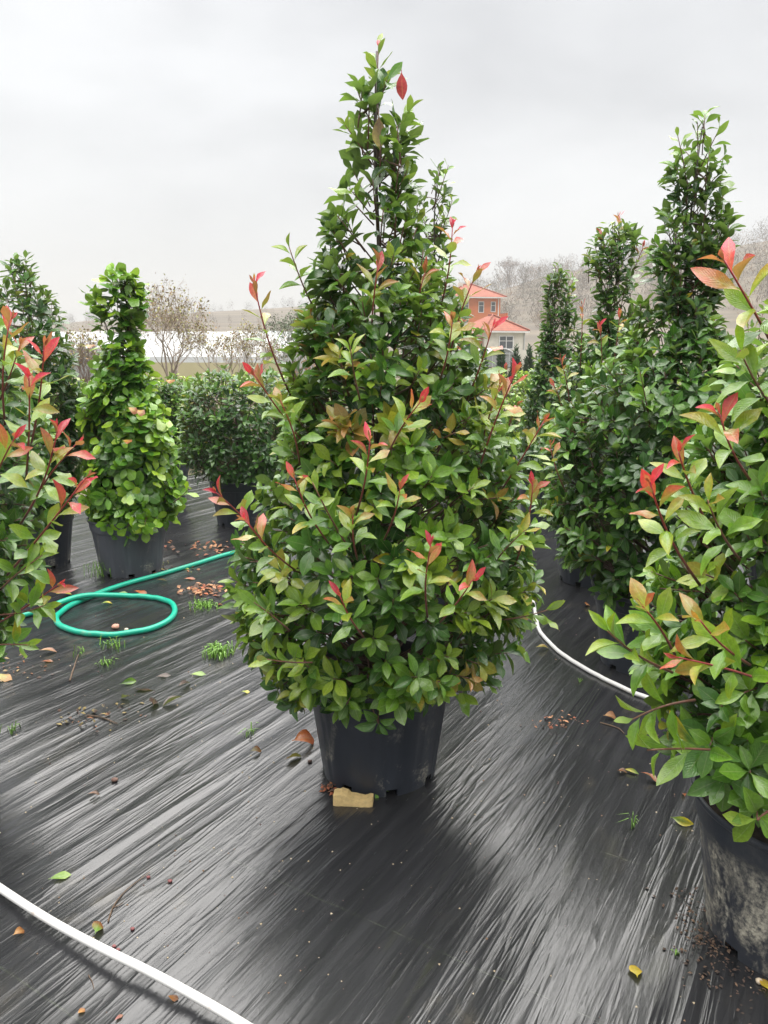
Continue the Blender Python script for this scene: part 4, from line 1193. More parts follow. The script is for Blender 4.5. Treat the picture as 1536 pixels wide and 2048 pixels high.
# clipped hedge plants farther back, yellowish on top
def hedge_plant(px, Yb, top, half, label, k):
    Xb = at_depth(px, 800, Yb)[0]
    p = Plant('hedge_shrub', label, 'shrub', (Xb, Yb, 0.0), 'lo', 'clipped hedge shrubs behind the potted plants', 120, tint=(1.35, 1.25, 0.9))
    p.maxage = 0.56
    zt = at_depth(px, top, Yb)[2]
    e = np.array([(0.06, half * 0.8, half * 0.8), (0.3, half, half), (zt - 0.25, half, half), (zt - 0.05, half * 0.85, half * 0.85), (zt, half * 0.4, half * 0.4)])
    grow(p, e, 0.0, 240, 0.10, 8, thin=0.0, age=0.20, agevar=0.15, young=0.3, top_el=80, bot_el=5, inner=0.2, topage=0.28, zsoil=0.02)
    return p
HL = ['yellow topped hedge shrub at the foot of the bare trees', 'yellow topped hedge shrub beside the copper leaved shrub', 'yellow topped hedge shrub before the hoop tunnels']
for k, (px_, Yb, top) in enumerate(((150, 10.0, 758), (245, 10.5, 752), (335, 10.3, 752), (425, 10.6, 750), (512, 10.2, 748))):
    hedge_plant(px_, Yb, top, 0.42, HL[0], k)
for k, (px_, Yb, top) in enumerate(((600, 10.6, 752), (690, 10.3, 750))):
    hedge_plant(px_, Yb, top, 0.42, HL[1], k)
for k, (px_, Yb, top) in enumerate(((850, 10.5, 745), (930, 10.8, 742), (1010, 10.4, 745), (1085, 11.2, 738))):
    hedge_plant(px_, Yb, top, 0.42, HL[2], k)
for k, (px_, Yb, top) in enumerate(((1180, 12.0, 730), (1290, 12.4, 728))):
    hedge_plant(px_, Yb, top, 0.5, 'yellow topped hedge shrub behind the slender red tipped shrub', k)

# ------------------------------------------------------------------ visible-leaf ranking and mesh output
def finish_plants():
    G = 2                                             # buffer cell in photo pixels x 2
    Wb, Hb = 768, 1024
    depth = np.full(Wb * Hb, 1e9); idb = np.full(Wb * Hb, -1, dtype=np.int64)
    allid = []; off = 0; samples = []
    for pl in PLANTS:
        r = {k: np.array(v) for k, v in pl.rec.items()}
        pl.r = r
        n = len(r['p']); pl.n = n; pl.off = off
        side = np.cross(r['n'], r['a'])
        pts = []
        for vv_ in (0.2, 0.35, 0.5, 0.65, 0.8, 0.92):
            for uu in (-0.6, 0.0, 0.6):
                ww = 0.2 * math.sin(math.pi * vv_ ** 1.16) ** 0.8
                pts.append(r['p'] + r['a'] * (r['L'] * vv_)[:, None] + side * (r['L'] * uu * ww)[:, None])
        pts = np.stack(pts, 1)                        # n, 18, 3
        samples.append((pts, np.arange(n) + off)); off += n
    vis = np.zeros(off); area = np.zeros(off)
    px_, py_, dp_, id_ = [], [], [], []
    for pts, ids in samples:
        x, y, d = project(pts)
        area[ids] = (x.max(1) - x.min(1)) * (y.max(1) - y.min(1))
        px_.append(x.ravel()); py_.append(y.ravel()); dp_.append(d.ravel()); id_.append(np.repeat(ids, pts.shape[1]))
    x = np.concatenate(px_) / G; y = np.concatenate(py_) / G; d = np.concatenate(dp_); ids = np.concatenate(id_)
    ok = (x > 1) & (x < Wb - 2) & (y > 1) & (y < Hb - 2) & (d > 0.3)
    x, y, d, ids = x[ok].astype(int), y[ok].astype(int), d[ok], ids[ok]
    order = np.argsort(-d)
    for dx in (-2, -1, 0, 1, 2):
        for dy in (-2, -1, 0, 1, 2):
            c = (np.clip(y + dy, 0, Hb-1) * Wb + np.clip(x + dx, 0, Wb-1))[order]
            dd = d[order] + 0.004 * (abs(dx) + abs(dy)); ii_ = ids[order]
            tmp = np.full(Wb * Hb, 1e9); tid = np.full(Wb * Hb, -1, dtype=np.int64)
            tmp[c] = dd; tid[c] = ii_                 # later (nearer) writes win
            up = tmp < depth
            depth[up] = tmp[up]; idb[up] = tid[up]
    vis = np.bincount(idb[idb >= 0], minlength=off).astype(float)
    # shared leaf meshes for the single leaves
    shared = {}
    for lod in TEMPL:
        for k, (tv_, tu, tf) in enumerate(TEMPL[lod]):
            me = bpy.data.meshes.new('leaf_blade')
            me.from_pydata(tv_.tolist(), [], [list(f) for f in tf])
            uvl = me.uv_layers.new(name='UVMap')
            li = np.array([l.vertex_index for l in me.loops])
            uvl.data.foreach_set('uv', tu[li].astype(np.float32).ravel())
            me.polygons.foreach_set('use_smooth', np.ones(len(me.polygons), dtype=bool))
            me.materials.append(M_LEAF1)
            shared[(lod, k)] = me
    tot = 0
    for pl in PLANTS:
        r = pl.r
        root = empty(pl.name, tuple(pl.base))
        tag(root, pl.label, pl.cat, pl.group)
        v = vis[pl.off:pl.off + pl.n]
        cand = np.argsort(-v)[:pl.cap]
        cand = cand[v[cand] >= 12]
        mask = np.zeros(pl.n, bool); mask[cand] = True
        tp, tr = pl.trunk
        vt, ft = tube(tp, tr, 7, True)
        c = np.tile(np.array((0.06, 0.045, 0.035)), (len(vt), 1))
        put_stem('trunk', root, [(vt, ft, c)])
        for s in pl.shoots: put_stem('shoot', root, [s])
        if pl.stems: tag(put_stem('twigs', root, pl.stems), kind='stuff')
        side = np.cross(r['n'], r['a'])
        Wsc = r['w'] * r['L']
        for i in cand:
            m = Matrix(((r['a'][i][0]*r['L'][i], side[i][0]*Wsc[i], r['n'][i][0]*r['L'][i], r['p'][i][0] - pl.base[0]),
                        (r['a'][i][1]*r['L'][i], side[i][1]*Wsc[i], r['n'][i][1]*r['L'][i], r['p'][i][1] - pl.base[1]),
                        (r['a'][i][2]*r['L'][i], side[i][2]*Wsc[i], r['n'][i][2]*r['L'][i], r['p'][i][2] - pl.base[2]), (0, 0, 0, 1)))
            o = bpy.data.objects.new('leaf', shared[(pl.lod, r['var'][i])])
            COL.objects.link(o); o.parent = root; o.matrix_local = m
            o.color = (*r['c0'][i], 1.0)
            o['tip_colour'] = [float(q) for q in r['c1'][i]]
        rest = ~mask
        V, LP, CN, C0, C1, UV = [], [], [], [], [], []
        vo = 0
        for k in range(6):
            sel = np.where(rest & (r['var'] == k))[0]
            if not len(sel): continue
            tv_, tu, tf = TEMPL[pl.lod][k]
            P = (r['p'][sel][:, None, :] + r['a'][sel][:, None, :] * (tv_[None, :, 0:1] * r['L'][sel][:, None, None])
                 + side[sel][:, None, :] * (tv_[None, :, 1:2] * Wsc[sel][:, None, None]) + r['n'][sel][:, None, :] * (tv_[None, :, 2:3] * r['L'][sel][:, None, None]))
            nv = len(tv_)
            V.append(P.reshape(-1, 3) - pl.base)
            fl = np.concatenate([np.array(f) for f in tf]); fc = np.array([len(f) for f in tf])
            LP.append((fl[None, :] + vo + (np.arange(len(sel)) * nv)[:, None]).ravel())
            CN.append(np.tile(fc, len(sel))); UV.append(np.tile(tu[fl], (len(sel), 1)))
            C0.append(np.repeat(r['c0'][sel], nv, 0)); C1.append(np.repeat(r['c1'][sel], nv, 0))
            vo += nv * len(sel)
        V = np.concatenate(V); LP = np.concatenate(LP); CN = np.concatenate(CN); UV = np.concatenate(UV)
        me = bpy.data.meshes.new('foliage')
        me.vertices.add(len(V)); me.vertices.foreach_set('co', V.astype(np.float32).ravel())
        me.loops.add(len(LP)); me.loops.foreach_set('vertex_index', LP.astype(np.int32))
        me.polygons.add(len(CN)); me.polygons.foreach_set('loop_start', np.concatenate([[0], np.cumsum(CN)[:-1]]).astype(np.int32))
        me.polygons.foreach_set('use_smooth', np.ones(len(CN), bool))
        me.update(calc_edges=True)
        uvl = me.uv_layers.new(name='UVMap'); uvl.data.foreach_set('uv', UV.astype(np.float32).ravel())
        for nm, cc in (('base_colour', C0), ('tip_colour', C1)):
            cc = np.concatenate(cc); c4 = np.ones((len(cc), 4), np.float32); c4[:, :3] = cc
            at = me.attributes.new(nm, 'FLOAT_COLOR', 'POINT'); at.data.foreach_set('color', c4.ravel())
        me.materials.append(M_LEAFM)
        o = bpy.data.objects.new('foliage', me); COL.objects.link(o); o.parent = root
        tag(o, kind='stuff')
        tot += pl.n
    print('LEAVES', tot)

def put_stem(name, root, lst):
    V, F, C = [], [], []
    n = 0
    for v, f, c in lst:
        V.append(v - np.array(root.location)); C.append(c)
        F += [tuple(n + i for i in q) for q in f]; n += len(v)
    V = np.concatenate(V); C = np.concatenate(C)
    me = bpy.data.meshes.new(name)
    me.from_pydata(V.tolist(), [], F)
    me.polygons.foreach_set('use_smooth', np.ones(len(me.polygons), bool))
    at = me.attributes.new('base_colour', 'FLOAT_COLOR', 'POINT')
    c4 = np.ones((len(C), 4), np.float32); c4[:, :3] = C
    at.data.foreach_set('color', c4.ravel())
    me.materials.append(M_STEM)
    o = bpy.data.objects.new(name, me); COL.objects.link(o); o.parent = root
    return o
finish_plants()

# ------------------------------------------------------------------ small conifers before the houses
M_CONIF = attr_mat('conifer_green')
def conifer(px, top, Yc, label):
    b = at_depth(px, 745, Yc); h = at_depth(px, top, Yc)[2]
    root = empty('cone_conifer', (b[0], Yc, 0))
    r = np.random.default_rng(int(px))
    n = 1500
    k = 1 - np.sqrt(r.random(n)); th = r.random(n) * 6.283
    rad = 0.30 * (1 - k) * (0.65 + 0.35 * r.random(n)) * (0.8 + 0.3 * np.sin(th * 3 + k * 14))
    P = np.stack([rad * np.cos(th), rad * np.sin(th), 0.08 + k * (h - 0.08)], 1)
    d = unit(np.stack([np.cos(th), np.sin(th), 1.3 + 0 * th], 1) + r.normal(size=(n, 3)) * 0.4)
    s = unit(np.cross(d, r.normal(size=(n, 3))))
    f = 0.075 * (0.6 + 0.8 * r.random((n, 1)))
    V = np.stack([P - s * f * 0.3, P + s * f * 0.3, P + d * f * 1.5], 1).reshape(-1, 3)
    c = np.repeat(np.array((0.045, 0.085, 0.04)) * (0.6 + 0.9 * r.random((n, 1))), 3, 0)
    me = attr_mesh('crown', V, np.arange(len(V)), np.full(n, 3), c, M_CONIF)
    o = bpy.data.objects.new('crown', me); COL.objects.link(o); o.parent = root; tag(o, kind='stuff')
    m = MB().tube([(b[0], Yc, -0.02), (b[0], Yc, h * 0.8)], [0.03, 0.008], 6); m.build('trunk', M_TWIG, root)
    tag(root, label, 'conifer', 'small cone conifers before the hoop tunnels')
for px_, top in ((920, 702), (966, 694), (1002, 692), (1031, 690), (1057, 690)):
    conifer(px_, top, 22.0, 'small cone shaped conifer before the white hoop tunnels')

# ================================================================== hose and pipes
def fz(x, y): return float(fabric_height(np.array([x]), np.array([y]))[0])
def laid(pix, r, n, lift=None):
    P = np.array([on_ground(x, y) for x, y in pix])
    C = spline(P, n)
    for i in range(len(C)): C[i, 2] = fz(C[i, 0], C[i, 1]) + r * 0.92
    if lift is not None:
        for i in range(len(C)): C[i, 2] += lift(i / (len(C) - 1), C[i])
    return C
hp = [(760, 1040), (660, 1062), (590, 1082), (520, 1098), (460, 1112), (400, 1130), (330, 1152), (260, 1172), (195, 1195), (148, 1215), (118, 1235), (114, 1249), (130, 1263), (172, 1273), (232, 1275),
      (292, 1267), (336, 1248), (350, 1226), (338, 1210), (300, 1201), (240, 1199), (178, 1207), (118, 1220), (60, 1235), (0, 1251), (-90, 1272), (-200, 1290)]
RH = 0.0165
xo = on_ground(160, 1208)
C = laid(hp, RH, 10, lambda t, p: (0.033 * math.exp(-((p[0]-xo[0])**2 + (p[1]-xo[1])**2) / 0.035) if t > 0.7 else 0.0))
m = MB(); m.tube(C, RH, 12)
tag(m.build('garden_hose', M_HOSE, smooth=True), 'green rubber garden hose laid in one loop on the black fabric', 'hose')
RP = 0.0112
C = laid([(-330, 1560), (-120, 1700), (0, 1790), (100, 1860), (200, 1918), (300, 1968), (400, 2020), (500, 2075), (640, 2160)], RP, 10)
C[:, 2] = RP + 0.004 + 0.022 * np.sin(np.pi * np.clip((np.linspace(0, 1, len(C)) - 0.12) / 0.88, 0, 1))
m = MB(); m.tube(C, RP, 12)
tag(m.build('water_pipe', M_PIPE, smooth=True), 'white plastic water pipe with rusty spots, beside the fallen leaf with brown tip', 'pipe')
C = laid([(1000, 1130), (1040, 1165), (1064, 1200), (1072, 1235), (1080, 1266), (1112, 1302), (1160, 1336), (1222, 1371), (1290, 1400), (1345, 1417), (1440, 1440), (1600, 1475)], 0.0105, 8)
m = MB(); m.tube(C, 0.0105, 12)
tag(m.build('water_pipe', M_PIPE, smooth=True), 'white plastic water pipe curving past the plain black pot', 'pipe')

# ================================================================== fallen leaves and litter
LT = {k: TEMPL['hi'][k] for k in range(6)}
def fallen(px, py, L, yaw, c0, c1, label, var=0, roll=0.0, width=1.0, pitch=0.0, cat='leaf', group=None, flip=False):
    g_ = on_ground(px, py)
    tv_, tu, tf = LT[var]
    me = bpy.data.meshes.new('fallen_leaf')
    v = tv_ * np.array([L, L * width, L])
    v[:, 0] -= L / 2
    M = Matrix.Rotation(yaw, 4, 'Z') @ Matrix.Rotation(pitch, 4, 'Y') @ Matrix.Rotation(roll, 4, 'X')
    v = np.array([tuple(M @ Vector(p)) for p in v])
    v[:, 2] -= v[:, 2].min()
    me.from_pydata(v.tolist(), [], [list(f) for f in tf])
    uvl = me.uv_layers.new(name='UVMap')
    li = np.array([l.vertex_index for l in me.loops]); uvl.data.foreach_set('uv', tu[li].astype(np.float32).ravel())
    me.polygons.foreach_set('use_smooth', np.ones(len(me.polygons), bool))
    me.materials.append(M_LEAF1)
    o = bpy.data.objects.new('fallen_leaf', me); COL.objects.link(o)
    o.location = (g_[0], g_[1], fz(g_[0], g_[1]) + 0.002)
    o.color = (*c0, 1); o['tip_colour'] = list(map(float, c1))
    tag(o, label, cat, group or 'fallen leaves on the fabric')
    return o
GR = (0.15, 0.27, 0.04); YE = (0.52, 0.42, 0.04); BR = (0.22, 0.085, 0.03); RB = (0.26, 0.075, 0.03); DK = (0.075, 0.04, 0.025)
fallen(121, 1756, 0.066, R(25), GR, (0.24, 0.36, 0.06), 'light green leaf lying above the white pipe', 0, R(10))
fallen(197, 1862, 0.060, R(95), GR, BR, 'fallen green leaf with a brown tip near the white pipe', 2, R(20), 1.2)
fallen(1271, 1948, 0.052, R(80), YE, (0.5, 0.35, 0.04), 'bright yellow fallen leaf alone on the black fabric', 2, 0, 1.4)
fallen(1364, 1650, 0.075, R(-35), (0.2, 0.3, 0.04), YE, 'slender folded yellow green leaf beside the mud smeared pot', 5, R(65))
fallen(1301, 1566, 0.072, R(-28), RB, BR, 'rust brown fallen leaf lying near the mud smeared pot', 3, R(-15), 0.9)
fallen(1262, 1549, 0.060, R(-30), YE, GR, 'thin yellow leaf resting on brown litter', 5, R(30), 0.7)
fallen(1246, 1551, 0.045, R(10), BR, DK, 'brown crumpled leaf under the thin yellow leaf', 3, R(10), 1.2)
fallen(1368, 1596, 0.035, R(75), RB, BR, 'tiny rust brown leaf close to the mud smeared pot', 1, 0, 1.0)
fallen(1086, 1301, 0.085, R(18), (0.35, 0.28, 0.05), (0.3, 0.2, 0.05), 'dull yellow leaf inside the bend of the white pipe', 1, R(15))
fallen(258, 1371, 0.085, R(35), (0.07, 0.15, 0.03), GR, 'dark green leaf lying curled on the fabric', 5, R(50))
fallen(397, 1353, 0.075, R(8), (0.25, 0.38, 0.06), GR, 'pale green leaf on the fabric near the grass tuft', 0, R(15))
fallen(492, 1387, 0.040, R(15), (0.3, 0.4, 0.06), YE, 'small pale green leaf fragment near the tallest shrub', 2, 0, 1.3)
fallen(514, 1508, 0.060, R(40), (0.12, 0.10, 0.03), BR, 'olive brown cupped leaf left of the scuffed pot', 3, R(20), 1.2)
fallen(612, 1492, 0.125, R(38), (0.50, 0.15, 0.04), (0.36, 0.09, 0.03), 'large rust brown curled leaf touching the scuffed pot', 3, R(25), 1.3)
fallen(586, 1520, 0.080, R(48), BR, DK, 'dark brown curled leaf beside the large rust brown one', 1, R(-30), 1.0)
fallen(1175, 1213, 0.07, R(60), (0.42, 0.20, 0.09), BR, 'tan fallen leaf left of the plain black pot', 2, R(20), 1.2)
fallen(1222, 1441, 0.075, R(15), (0.36, 0.2, 0.08), BR, 'crumpled tan leaf right of the white pipe bend', 3, R(30), 1.1)
fallen(98, 1308, 0.09, R(12), (0.42, 0.22, 0.11), BR, 'tan leaf scrap among litter below the hose loop', 1, R(10))
fallen(95, 1325, 0.06, R(10), RB, BR, 'small rust scrap below the tan leaf scrap', 0)
fallen(380, 1162, 0.08, R(5), (0.45, 0.14, 0.06), RB, 'orange brown leaf right of the straight hose run', 0, R(8))
fallen(282, 1190, 0.09, R(-5), (0.42, 0.14, 0.06), RB, 'orange leaf touching the top of the hose loop', 2, R(8))
fallen(245, 1192, 0.08, R(15), GR, GR, 'green leaf tucked behind the top of the hose loop', 0, R(25))
fallen(215, 1212, 0.07, R(30), GR, YE, 'green leaf just inside the hose loop', 1, R(15))
fallen(325, 1166, 0.07, R(20), BR, DK, 'brown leaf scrap beside the straight hose run', 1)
fallen(440, 1213, 0.05, R(70), RB, BR, 'small rust leaf right of the bright grass tuft', 2)
fallen(8, 1362, 0.10, R(-15), (0.3, 0.3, 0.05), (0.4, 0.2, 0.05), 'yellow green leaf below the red shooted shrub', 2, R(10))
fallen(190, 1592, 0.045, R(30), BR, DK, 'small brown leaf scrap alone on open fabric', 3)
fallen(40, 1867, 0.040, R(60), (0.40, 0.2, 0.06), BR, 'crumpled orange scrap below the white pipe', 3, R(20), 1.4)
fallen(163, 2022, 0.022, R(60), (0.45, 0.22, 0.06), BR, 'tiny orange petal scrap below the white pipe', 2, 0, 1.6)
fallen(347, 1999, 0.030, R(-10), (0.40, 0.17, 0.05), BR, 'small orange scrap touching the lower edge of the white pipe', 2, 0, 1.2)
fallen(238, 2038, 0.024, R(50), (0.30, 0.10, 0.09), BR, 'small pink brown scrap below the white pipe', 0)
fallen(1533, 1980, 0.055, R(80), YE, (0.5, 0.3, 0.04), 'yellow leaf at the foot of the mud smeared pot', 2, 0, 1.3)
fallen(130, 1195, 0.10, R(25), YE, (0.3, 0.3, 0.05), 'yellow leaf under the shrub with long red shoots', 1, R(20))
for k, (px_, py_) in enumerate(((328, 1357), (370, 1376), (310, 1415), (253, 1403), (290, 1385), (345, 1410))):
    fallen(px_, py_, 0.07 + 0.02 * (k % 3), R(20 + 40 * k), DK, (0.05, 0.03, 0.02), 'dark decayed leaf scrap on open fabric', k % 6, R(20), 0.9, group='dark decayed leaf scraps')

# heap of brown litter near the bright tuft
def litter(name, label, px, py, n, sx, sy, seed, size=0.03, cols=(RB, BR, DK, (0.4, 0.2, 0.1))):
    r = np.random.default_rng(seed)
    c = on_ground(px, py)
    V, Fc, Cc = [], [], []
    for i in range(n):
        x = c[0] + r.normal() * sx; y = c[1] + r.normal() * sy
        z = fz(x, y) + 0.004 + 0.018 * r.random() * math.exp(-((x-c[0])/sx)**2)
        L = size * (0.5 + r.random()); a = r.random() * 6.28
        d = np.array([math.cos(a), math.sin(a), r.normal() * 0.25]); s = np.array([-math.sin(a), math.cos(a), r.normal() * 0.3]) * (0.25 + 0.2 * r.random())
        p = np.array([x, y, z]); b = np.array([0, 0, -0.12 * L])
        q = [p - d*L/2 + b, p - s*L*0.8, p + d*L/2 + b, p + s*L*0.8, p + np.array([0, 0, 0.1 * L])]
        k = len(V); V += q
        Fc += [(k, k+1, k+4), (k+1, k+2, k+4), (k+2, k+3, k+4), (k+3, k, k+4)]
        Cc += [np.array(cols[r.integers(0, len(cols))]) * (0.6 + 0.7 * r.random())] * 5
    V = np.array(V); V[:, 2] = np.maximum(V[:, 2], [fz(q[0], q[1]) + 0.001 for q in V])
    o_ = np.array([c[0], c[1], 0])
    me = attr_mesh(name, V - o_, np.array(Fc).ravel(), np.full(len(Fc), 3), np.array(Cc), M_LITTER)
    o = bpy.data.objects.new(name, me); COL.objects.link(o); o.location = tuple(o_)
    tag(o, label, 'litter', kind='stuff')
M_LITTER = attr_mat('dry_litter', 0.7)
litter('leaf_litter', 'heap of reddish brown leaf litter behind the bright grass tuft', 405, 1183, 75, 0.09, 0.08, 71, 0.038)
litter('leaf_litter', 'scatter of brown crumbs and scraps between the white pipe and dark fabric', 1120, 1448, 45, 0.09, 0.03, 72, 0.014)
litter('leaf_litter', 'brown debris around the torn fabric behind the straight hose run', 410, 1095, 70, 0.35, 0.12, 73, 0.045)
litter('leaf_litter', 'brown dirt patch with bits on the open fabric', 190, 1440, 50, 0.10, 0.06, 74, 0.02, (DK, DK, BR, (0.2, 0.15, 0.05)))
litter('leaf_litter', 'dark soil crumbs along the foot of the mud smeared pot', 1425, 1890, 280, 0.05, 0.10, 75, 0.010, (DK, (0.05, 0.03, 0.02), (0.12, 0.07, 0.04)))
litter('leaf_litter', 'crumbs and scraps under the shrub with long red shoots', 15, 1345, 60, 0.12, 0.08, 76, 0.02, (DK, BR, (0.3, 0.22, 0.1)))
litter('leaf_litter', 'reddish bark shreds in the notch of the scuffed pot', 662, 1580, 26, 0.018, 0.02, 77, 0.022, (RB, BR, DK))
litter('leaf_litter', 'mixed green and brown bits around the dusty pot', 315, 1140, 70, 0.16, 0.06, 78, 0.03, ((0.2, 0.25, 0.05), BR, DK, (0.3, 0.25, 0.1)))
# countless specks over the whole sheet
r = np.random.default_rng(81)
V, Fc, Cc = [], [], []
for i in range(900):
    px_, py_ = r.uniform(-50, 1580), r.uniform(1080, 2100)
    p = on_ground(px_, py_)
    if vnoise(np.array([p[0] * 1.7]), np.array([p[1] * 1.7]), 83)[0] < r.uniform(-0.6, 0.9): continue
    s = r.uniform(0.001, 0.003) * (1 + 0.25 * p[1])
    z = fz(p[0], p[1])
    k = len(V); a = r.random() * 6.28
    for j in range(3):
        V.append((p[0] + s * math.cos(a + 2.1 * j), p[1] + s * math.sin(a + 2.1 * j), z + 0.0005))
    V.append((p[0], p[1], z + s * 0.9))
    Fc += [(k, k+1, k+3), (k+1, k+2, k+3), (k+2, k, k+3)]
    Cc += [np.array([(0.42, 0.34, 0.22), (0.2, 0.12, 0.07), (0.5, 0.42, 0.3), (0.10, 0.06, 0.05)][r.integers(0, 4)])] * 4
me = attr_mesh('ground_specks', np.array(V), np.array(Fc).ravel(), np.full(len(Fc), 3), np.array(Cc), M_LITTER)
o = bpy.data.objects.new('ground_specks', me); COL.objects.link(o)
tag(o, 'fine pale and brown specks of grit strewn over the black fabric', 'grit', kind='stuff')

# ------------------------------------------------------------------ grass tufts
def tuft(px, py, n, h, spread, label, seed, col=None, thick=0.0022, cat='grass'):
    r = np.random.default_rng(seed)
    c = on_ground(px, py); z0 = fz(c[0], c[1]) - 0.002
    few = n < 200
    if few: root = empty('grass_tuft', (c[0], c[1], z0))
    m = MB()
    for i in range(n):
        if few: m = MB()
        b = np.array([c[0] + r.normal() * spread * 0.45, c[1] + r.normal() * spread * 0.45, z0])
        a = r.random() * 6.28; ln = h * (0.5 + 0.7 * r.random()); out = ln * (0.25 + 0.75 * r.random())
        d = np.array([math.cos(a), math.sin(a), 0]); s = np.array([-d[1], d[0], 0]) * thick * (0.7 + 0.6 * r.random())
        p1 = b + d * out * 0.35 + np.array([0, 0, ln * 0.62]); p2 = b + d * out + np.array([0, 0, ln * (0.85 - 0.5 * out / ln)])
        m.quad(b - s, b + s, p1 + s * 0.8, p1 - s * 0.8); m.poly([p1 - s * 0.8, p1 + s * 0.8, p2])
        if few: m.v[4:6] = []; m.f = [(0, 1, 2, 3), (3, 2, 4)]; m.build('blade', M_GRASS, root)
    o = root if few else m.build('grass_tuft', M_GRASS)
    tag(o, label, cat, 'grass tufts on the fabric')
tuft(411, 1214, 120, 0.045, 0.09, 'dense bright green grass tuft beside the leaf litter heap', 1, thick=0.003)
tuft(440, 1312, 100, 0.085, 0.075, 'tall bright grass tuft beside the lowest leaves of the tallest shrub', 2, thick=0.003)
tuft(225, 1296, 28, 0.07, 0.06, 'thin grass tuft below the front of the hose loop', 3)
tuft(212, 1331, 22, 0.055, 0.04, 'small grass sprig below the thin grass tuft', 4)
tuft(203, 1152, 40, 0.15, 0.10, 'weedy grass at the left foot of the dusty pot', 5)
tuft(150, 1312, 10, 0.06, 0.06, 'sparse pale grass beside the crease below the hose loop', 6)
tuft(1268, 1658, 8, 0.075, 0.012, 'lone grass seedling with splayed blades near the mud smeared pot', 7, thick=0.0016)
tuft(1162, 1365, 5, 0.03, 0.01, 'tiny grass sprout beside the bend of the white pipe', 8)
tuft(505, 1470, 14, 0.05, 0.04, 'withered sprig left of the scuffed pot', 9)
tuft(755, 1589, 9, 0.035, 0.03, 'little green weed growing at the foot of the scuffed pot', 10, thick=0.006)
tuft(20, 1465, 16, 0.05, 0.04, 'mossy sprig on open fabric below the shrub with red shoots', 11)
tuft(1353, 1908, 6, 0.02, 0.008, 'tiny yellow green sprout on fabric near the mud smeared pot', 12, thick=0.003)

# ------------------------------------------------------------------ wood block, twigs, stones
c = on_ground(707, 1606)
M = Matrix.Translation((c[0], c[1], fz(c[0], c[1]) - 0.002)) @ Matrix.Rotation(R(-5), 4, 'Z')
nx = 14
V, Fc = [], []
rr2 = random.Random(5)
hx = [0.034 + 0.007 * math.sin(i * 0.5) + 0.003 * rr2.random() - 0.012 * (i / nx) for i in range(nx + 1)]
for i in range(nx + 1):
    x = -0.068 + 0.136 * i / nx
    ins = 0.0 if 0 < i < nx else 0.004
    for (y, z) in ((-0.026 + ins, 0.0), (-0.024 + ins, hx[i]), (0.020 - ins, hx[i] + 0.004 * rr2.random()), (0.024 - ins, 0.0)):
        V.append(tuple(M @ Vector((x, y + 0.002 * rr2.random(), z))))
for i in range(nx):
    for k in range(4):
        a_, b_ = i*4+k, i*4+(k+1) % 4
        Fc.append((a_, b_, b_+4, a_+4))
Fc += [(3, 2, 1, 0), tuple(nx*4+k for k in range(4))]
tag(mesh_obj('wood_block', V, Fc, M_WOODB), 'offcut of pale sawn wood lying at the foot of the scuffed pot', 'wood')
def twig_obj(pix, r0, label, mat=M_TWIG):
    P = np.array([on_ground(x, y) for x, y in pix]); C = spline(P, 5)
    for i in range(len(C)): C[i, 2] = fz(C[i, 0], C[i, 1]) + r0 + 0.001
    m = MB(); m.tube(C, np.linspace(r0, r0 * 0.5, len(C)), 5)
    tag(m.build('twig', mat), label, 'twig', 'dry twigs on the fabric')
twig_obj([(216, 1845), (228, 1812), (252, 1782), (282, 1758), (300, 1745)], 0.0022, 'long curved dry twig above the white pipe')
twig_obj([(228, 1815), (240, 1810), (247, 1806)], 0.0015, 'short twig stub crossing the long curved dry twig')
twig_obj([(1200, 1448), (1225, 1455), (1240, 1462), (1248, 1470)], 0.003, 'crooked twig near the crumpled tan leaf')
twig_obj([(140, 1365), (148, 1340), (157, 1312)], 0.004, 'dark stem lying in the crease below the hose loop')
twig_obj([(175, 1435), (205, 1440), (235, 1452)], 0.004, 'dark twig lying in the brown dirt patch')
twig_obj([(177, 1950), (185, 1965), (188, 1978)], 0.0012, 'fine thread of root below the white pipe')
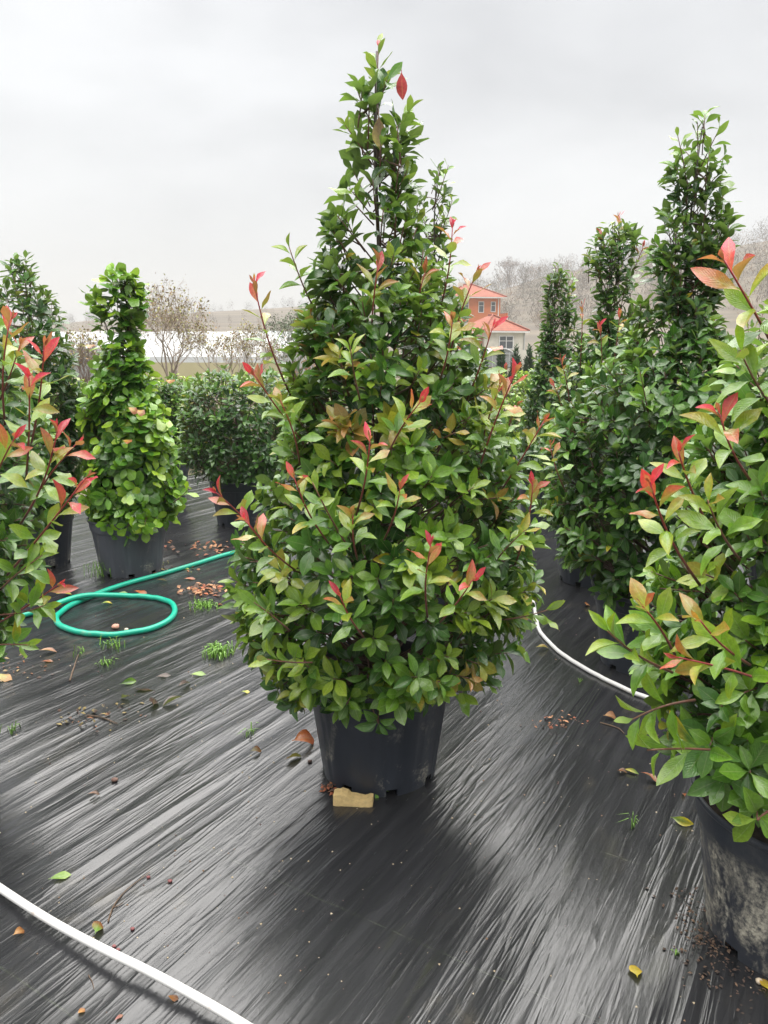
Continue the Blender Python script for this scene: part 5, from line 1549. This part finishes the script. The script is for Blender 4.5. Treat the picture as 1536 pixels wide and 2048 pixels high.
def stone(px, py, r, label, col, seed):
    rr_ = np.random.default_rng(seed)
    c = on_ground(px, py); z = fz(c[0], c[1])
    V = []; Fc = []
    nu, nv_ = 9, 6
    for j in range(nv_ + 1):
        for i in range(nu):
            a_ = 2*math.pi*i/nu; b_ = math.pi*j/nv_
            q = r * (0.85 + 0.3 * rr_.random()) if 0 < j < nv_ else r
            V.append((c[0] + q*math.sin(b_)*math.cos(a_), c[1] + 0.85*q*math.sin(b_)*math.sin(a_), z + r*0.55 + 0.62*q*math.cos(b_)))
    for j in range(nv_):
        for i in range(nu):
            Fc.append((j*nu+i, (j+1)*nu+i, (j+1)*nu+(i+1) % nu, j*nu+(i+1) % nu))
    m_ = simple('stone_' + str(seed), col, 0.7, 0.3, 90.0)
    tag(mesh_obj('pebble', V, Fc, m_, smooth=True), label, 'pebble', 'pebbles on the fabric')
stone(232, 1259, 0.022, 'round reddish stone inside the hose loop', (0.42, 0.22, 0.16), 1)
stone(253, 1261, 0.012, 'small pale stone beside the reddish stone', (0.55, 0.47, 0.36), 2)
stone(1518, 1970, 0.010, 'pale pebble at the foot of the mud smeared pot', (0.55, 0.45, 0.33), 3)
stone(265, 1858, 0.006, 'maroon seed near the fallen leaf with brown tip', (0.18, 0.06, 0.06), 4)
stone(340, 1763, 0.007, 'maroon bud beyond the tip of the long curved twig', (0.18, 0.06, 0.06), 5)
stone(297, 1755, 0.006, 'maroon bud touching the tip of the long curved twig', (0.18, 0.06, 0.06), 6)
stone(236, 1900, 0.006, 'maroon seed closest to the white pipe', (0.2, 0.07, 0.07), 7)
stone(228, 1893, 0.006, 'maroon seed paired with another near the white pipe', (0.2, 0.07, 0.07), 8)
stone(230, 1563, 0.012, 'brown nut on the open fabric', (0.16, 0.09, 0.07), 9)
stone(620, 1525, 0.009, 'dark nut under the large rust brown leaf', (0.10, 0.06, 0.05), 10)

# ------------------------------------------------------------------ air
hz_mat = bpy.data.materials.new('haze_air')
hz_mat.use_nodes = True
hn = hz_mat.node_tree.nodes; hn.clear()
ho = hn.new('ShaderNodeOutputMaterial'); hvn = hn.new('ShaderNodeVolumePrincipled')
hvn.inputs['Color'].default_value = (0.52, 0.525, 0.53, 1)
hvn.inputs['Density'].default_value = 0.0012
hvn.inputs['Anisotropy'].default_value = 0.0
hz_mat.node_tree.links.new(hvn.outputs['Volume'], ho.inputs['Volume'])
b = MB().box((-950, -70, -1.2), (950, 1230, 75))
o = b.build('haze', hz_mat)
tag(o, 'thin pale mist lying over the nursery and hills', 'haze', kind='stuff')
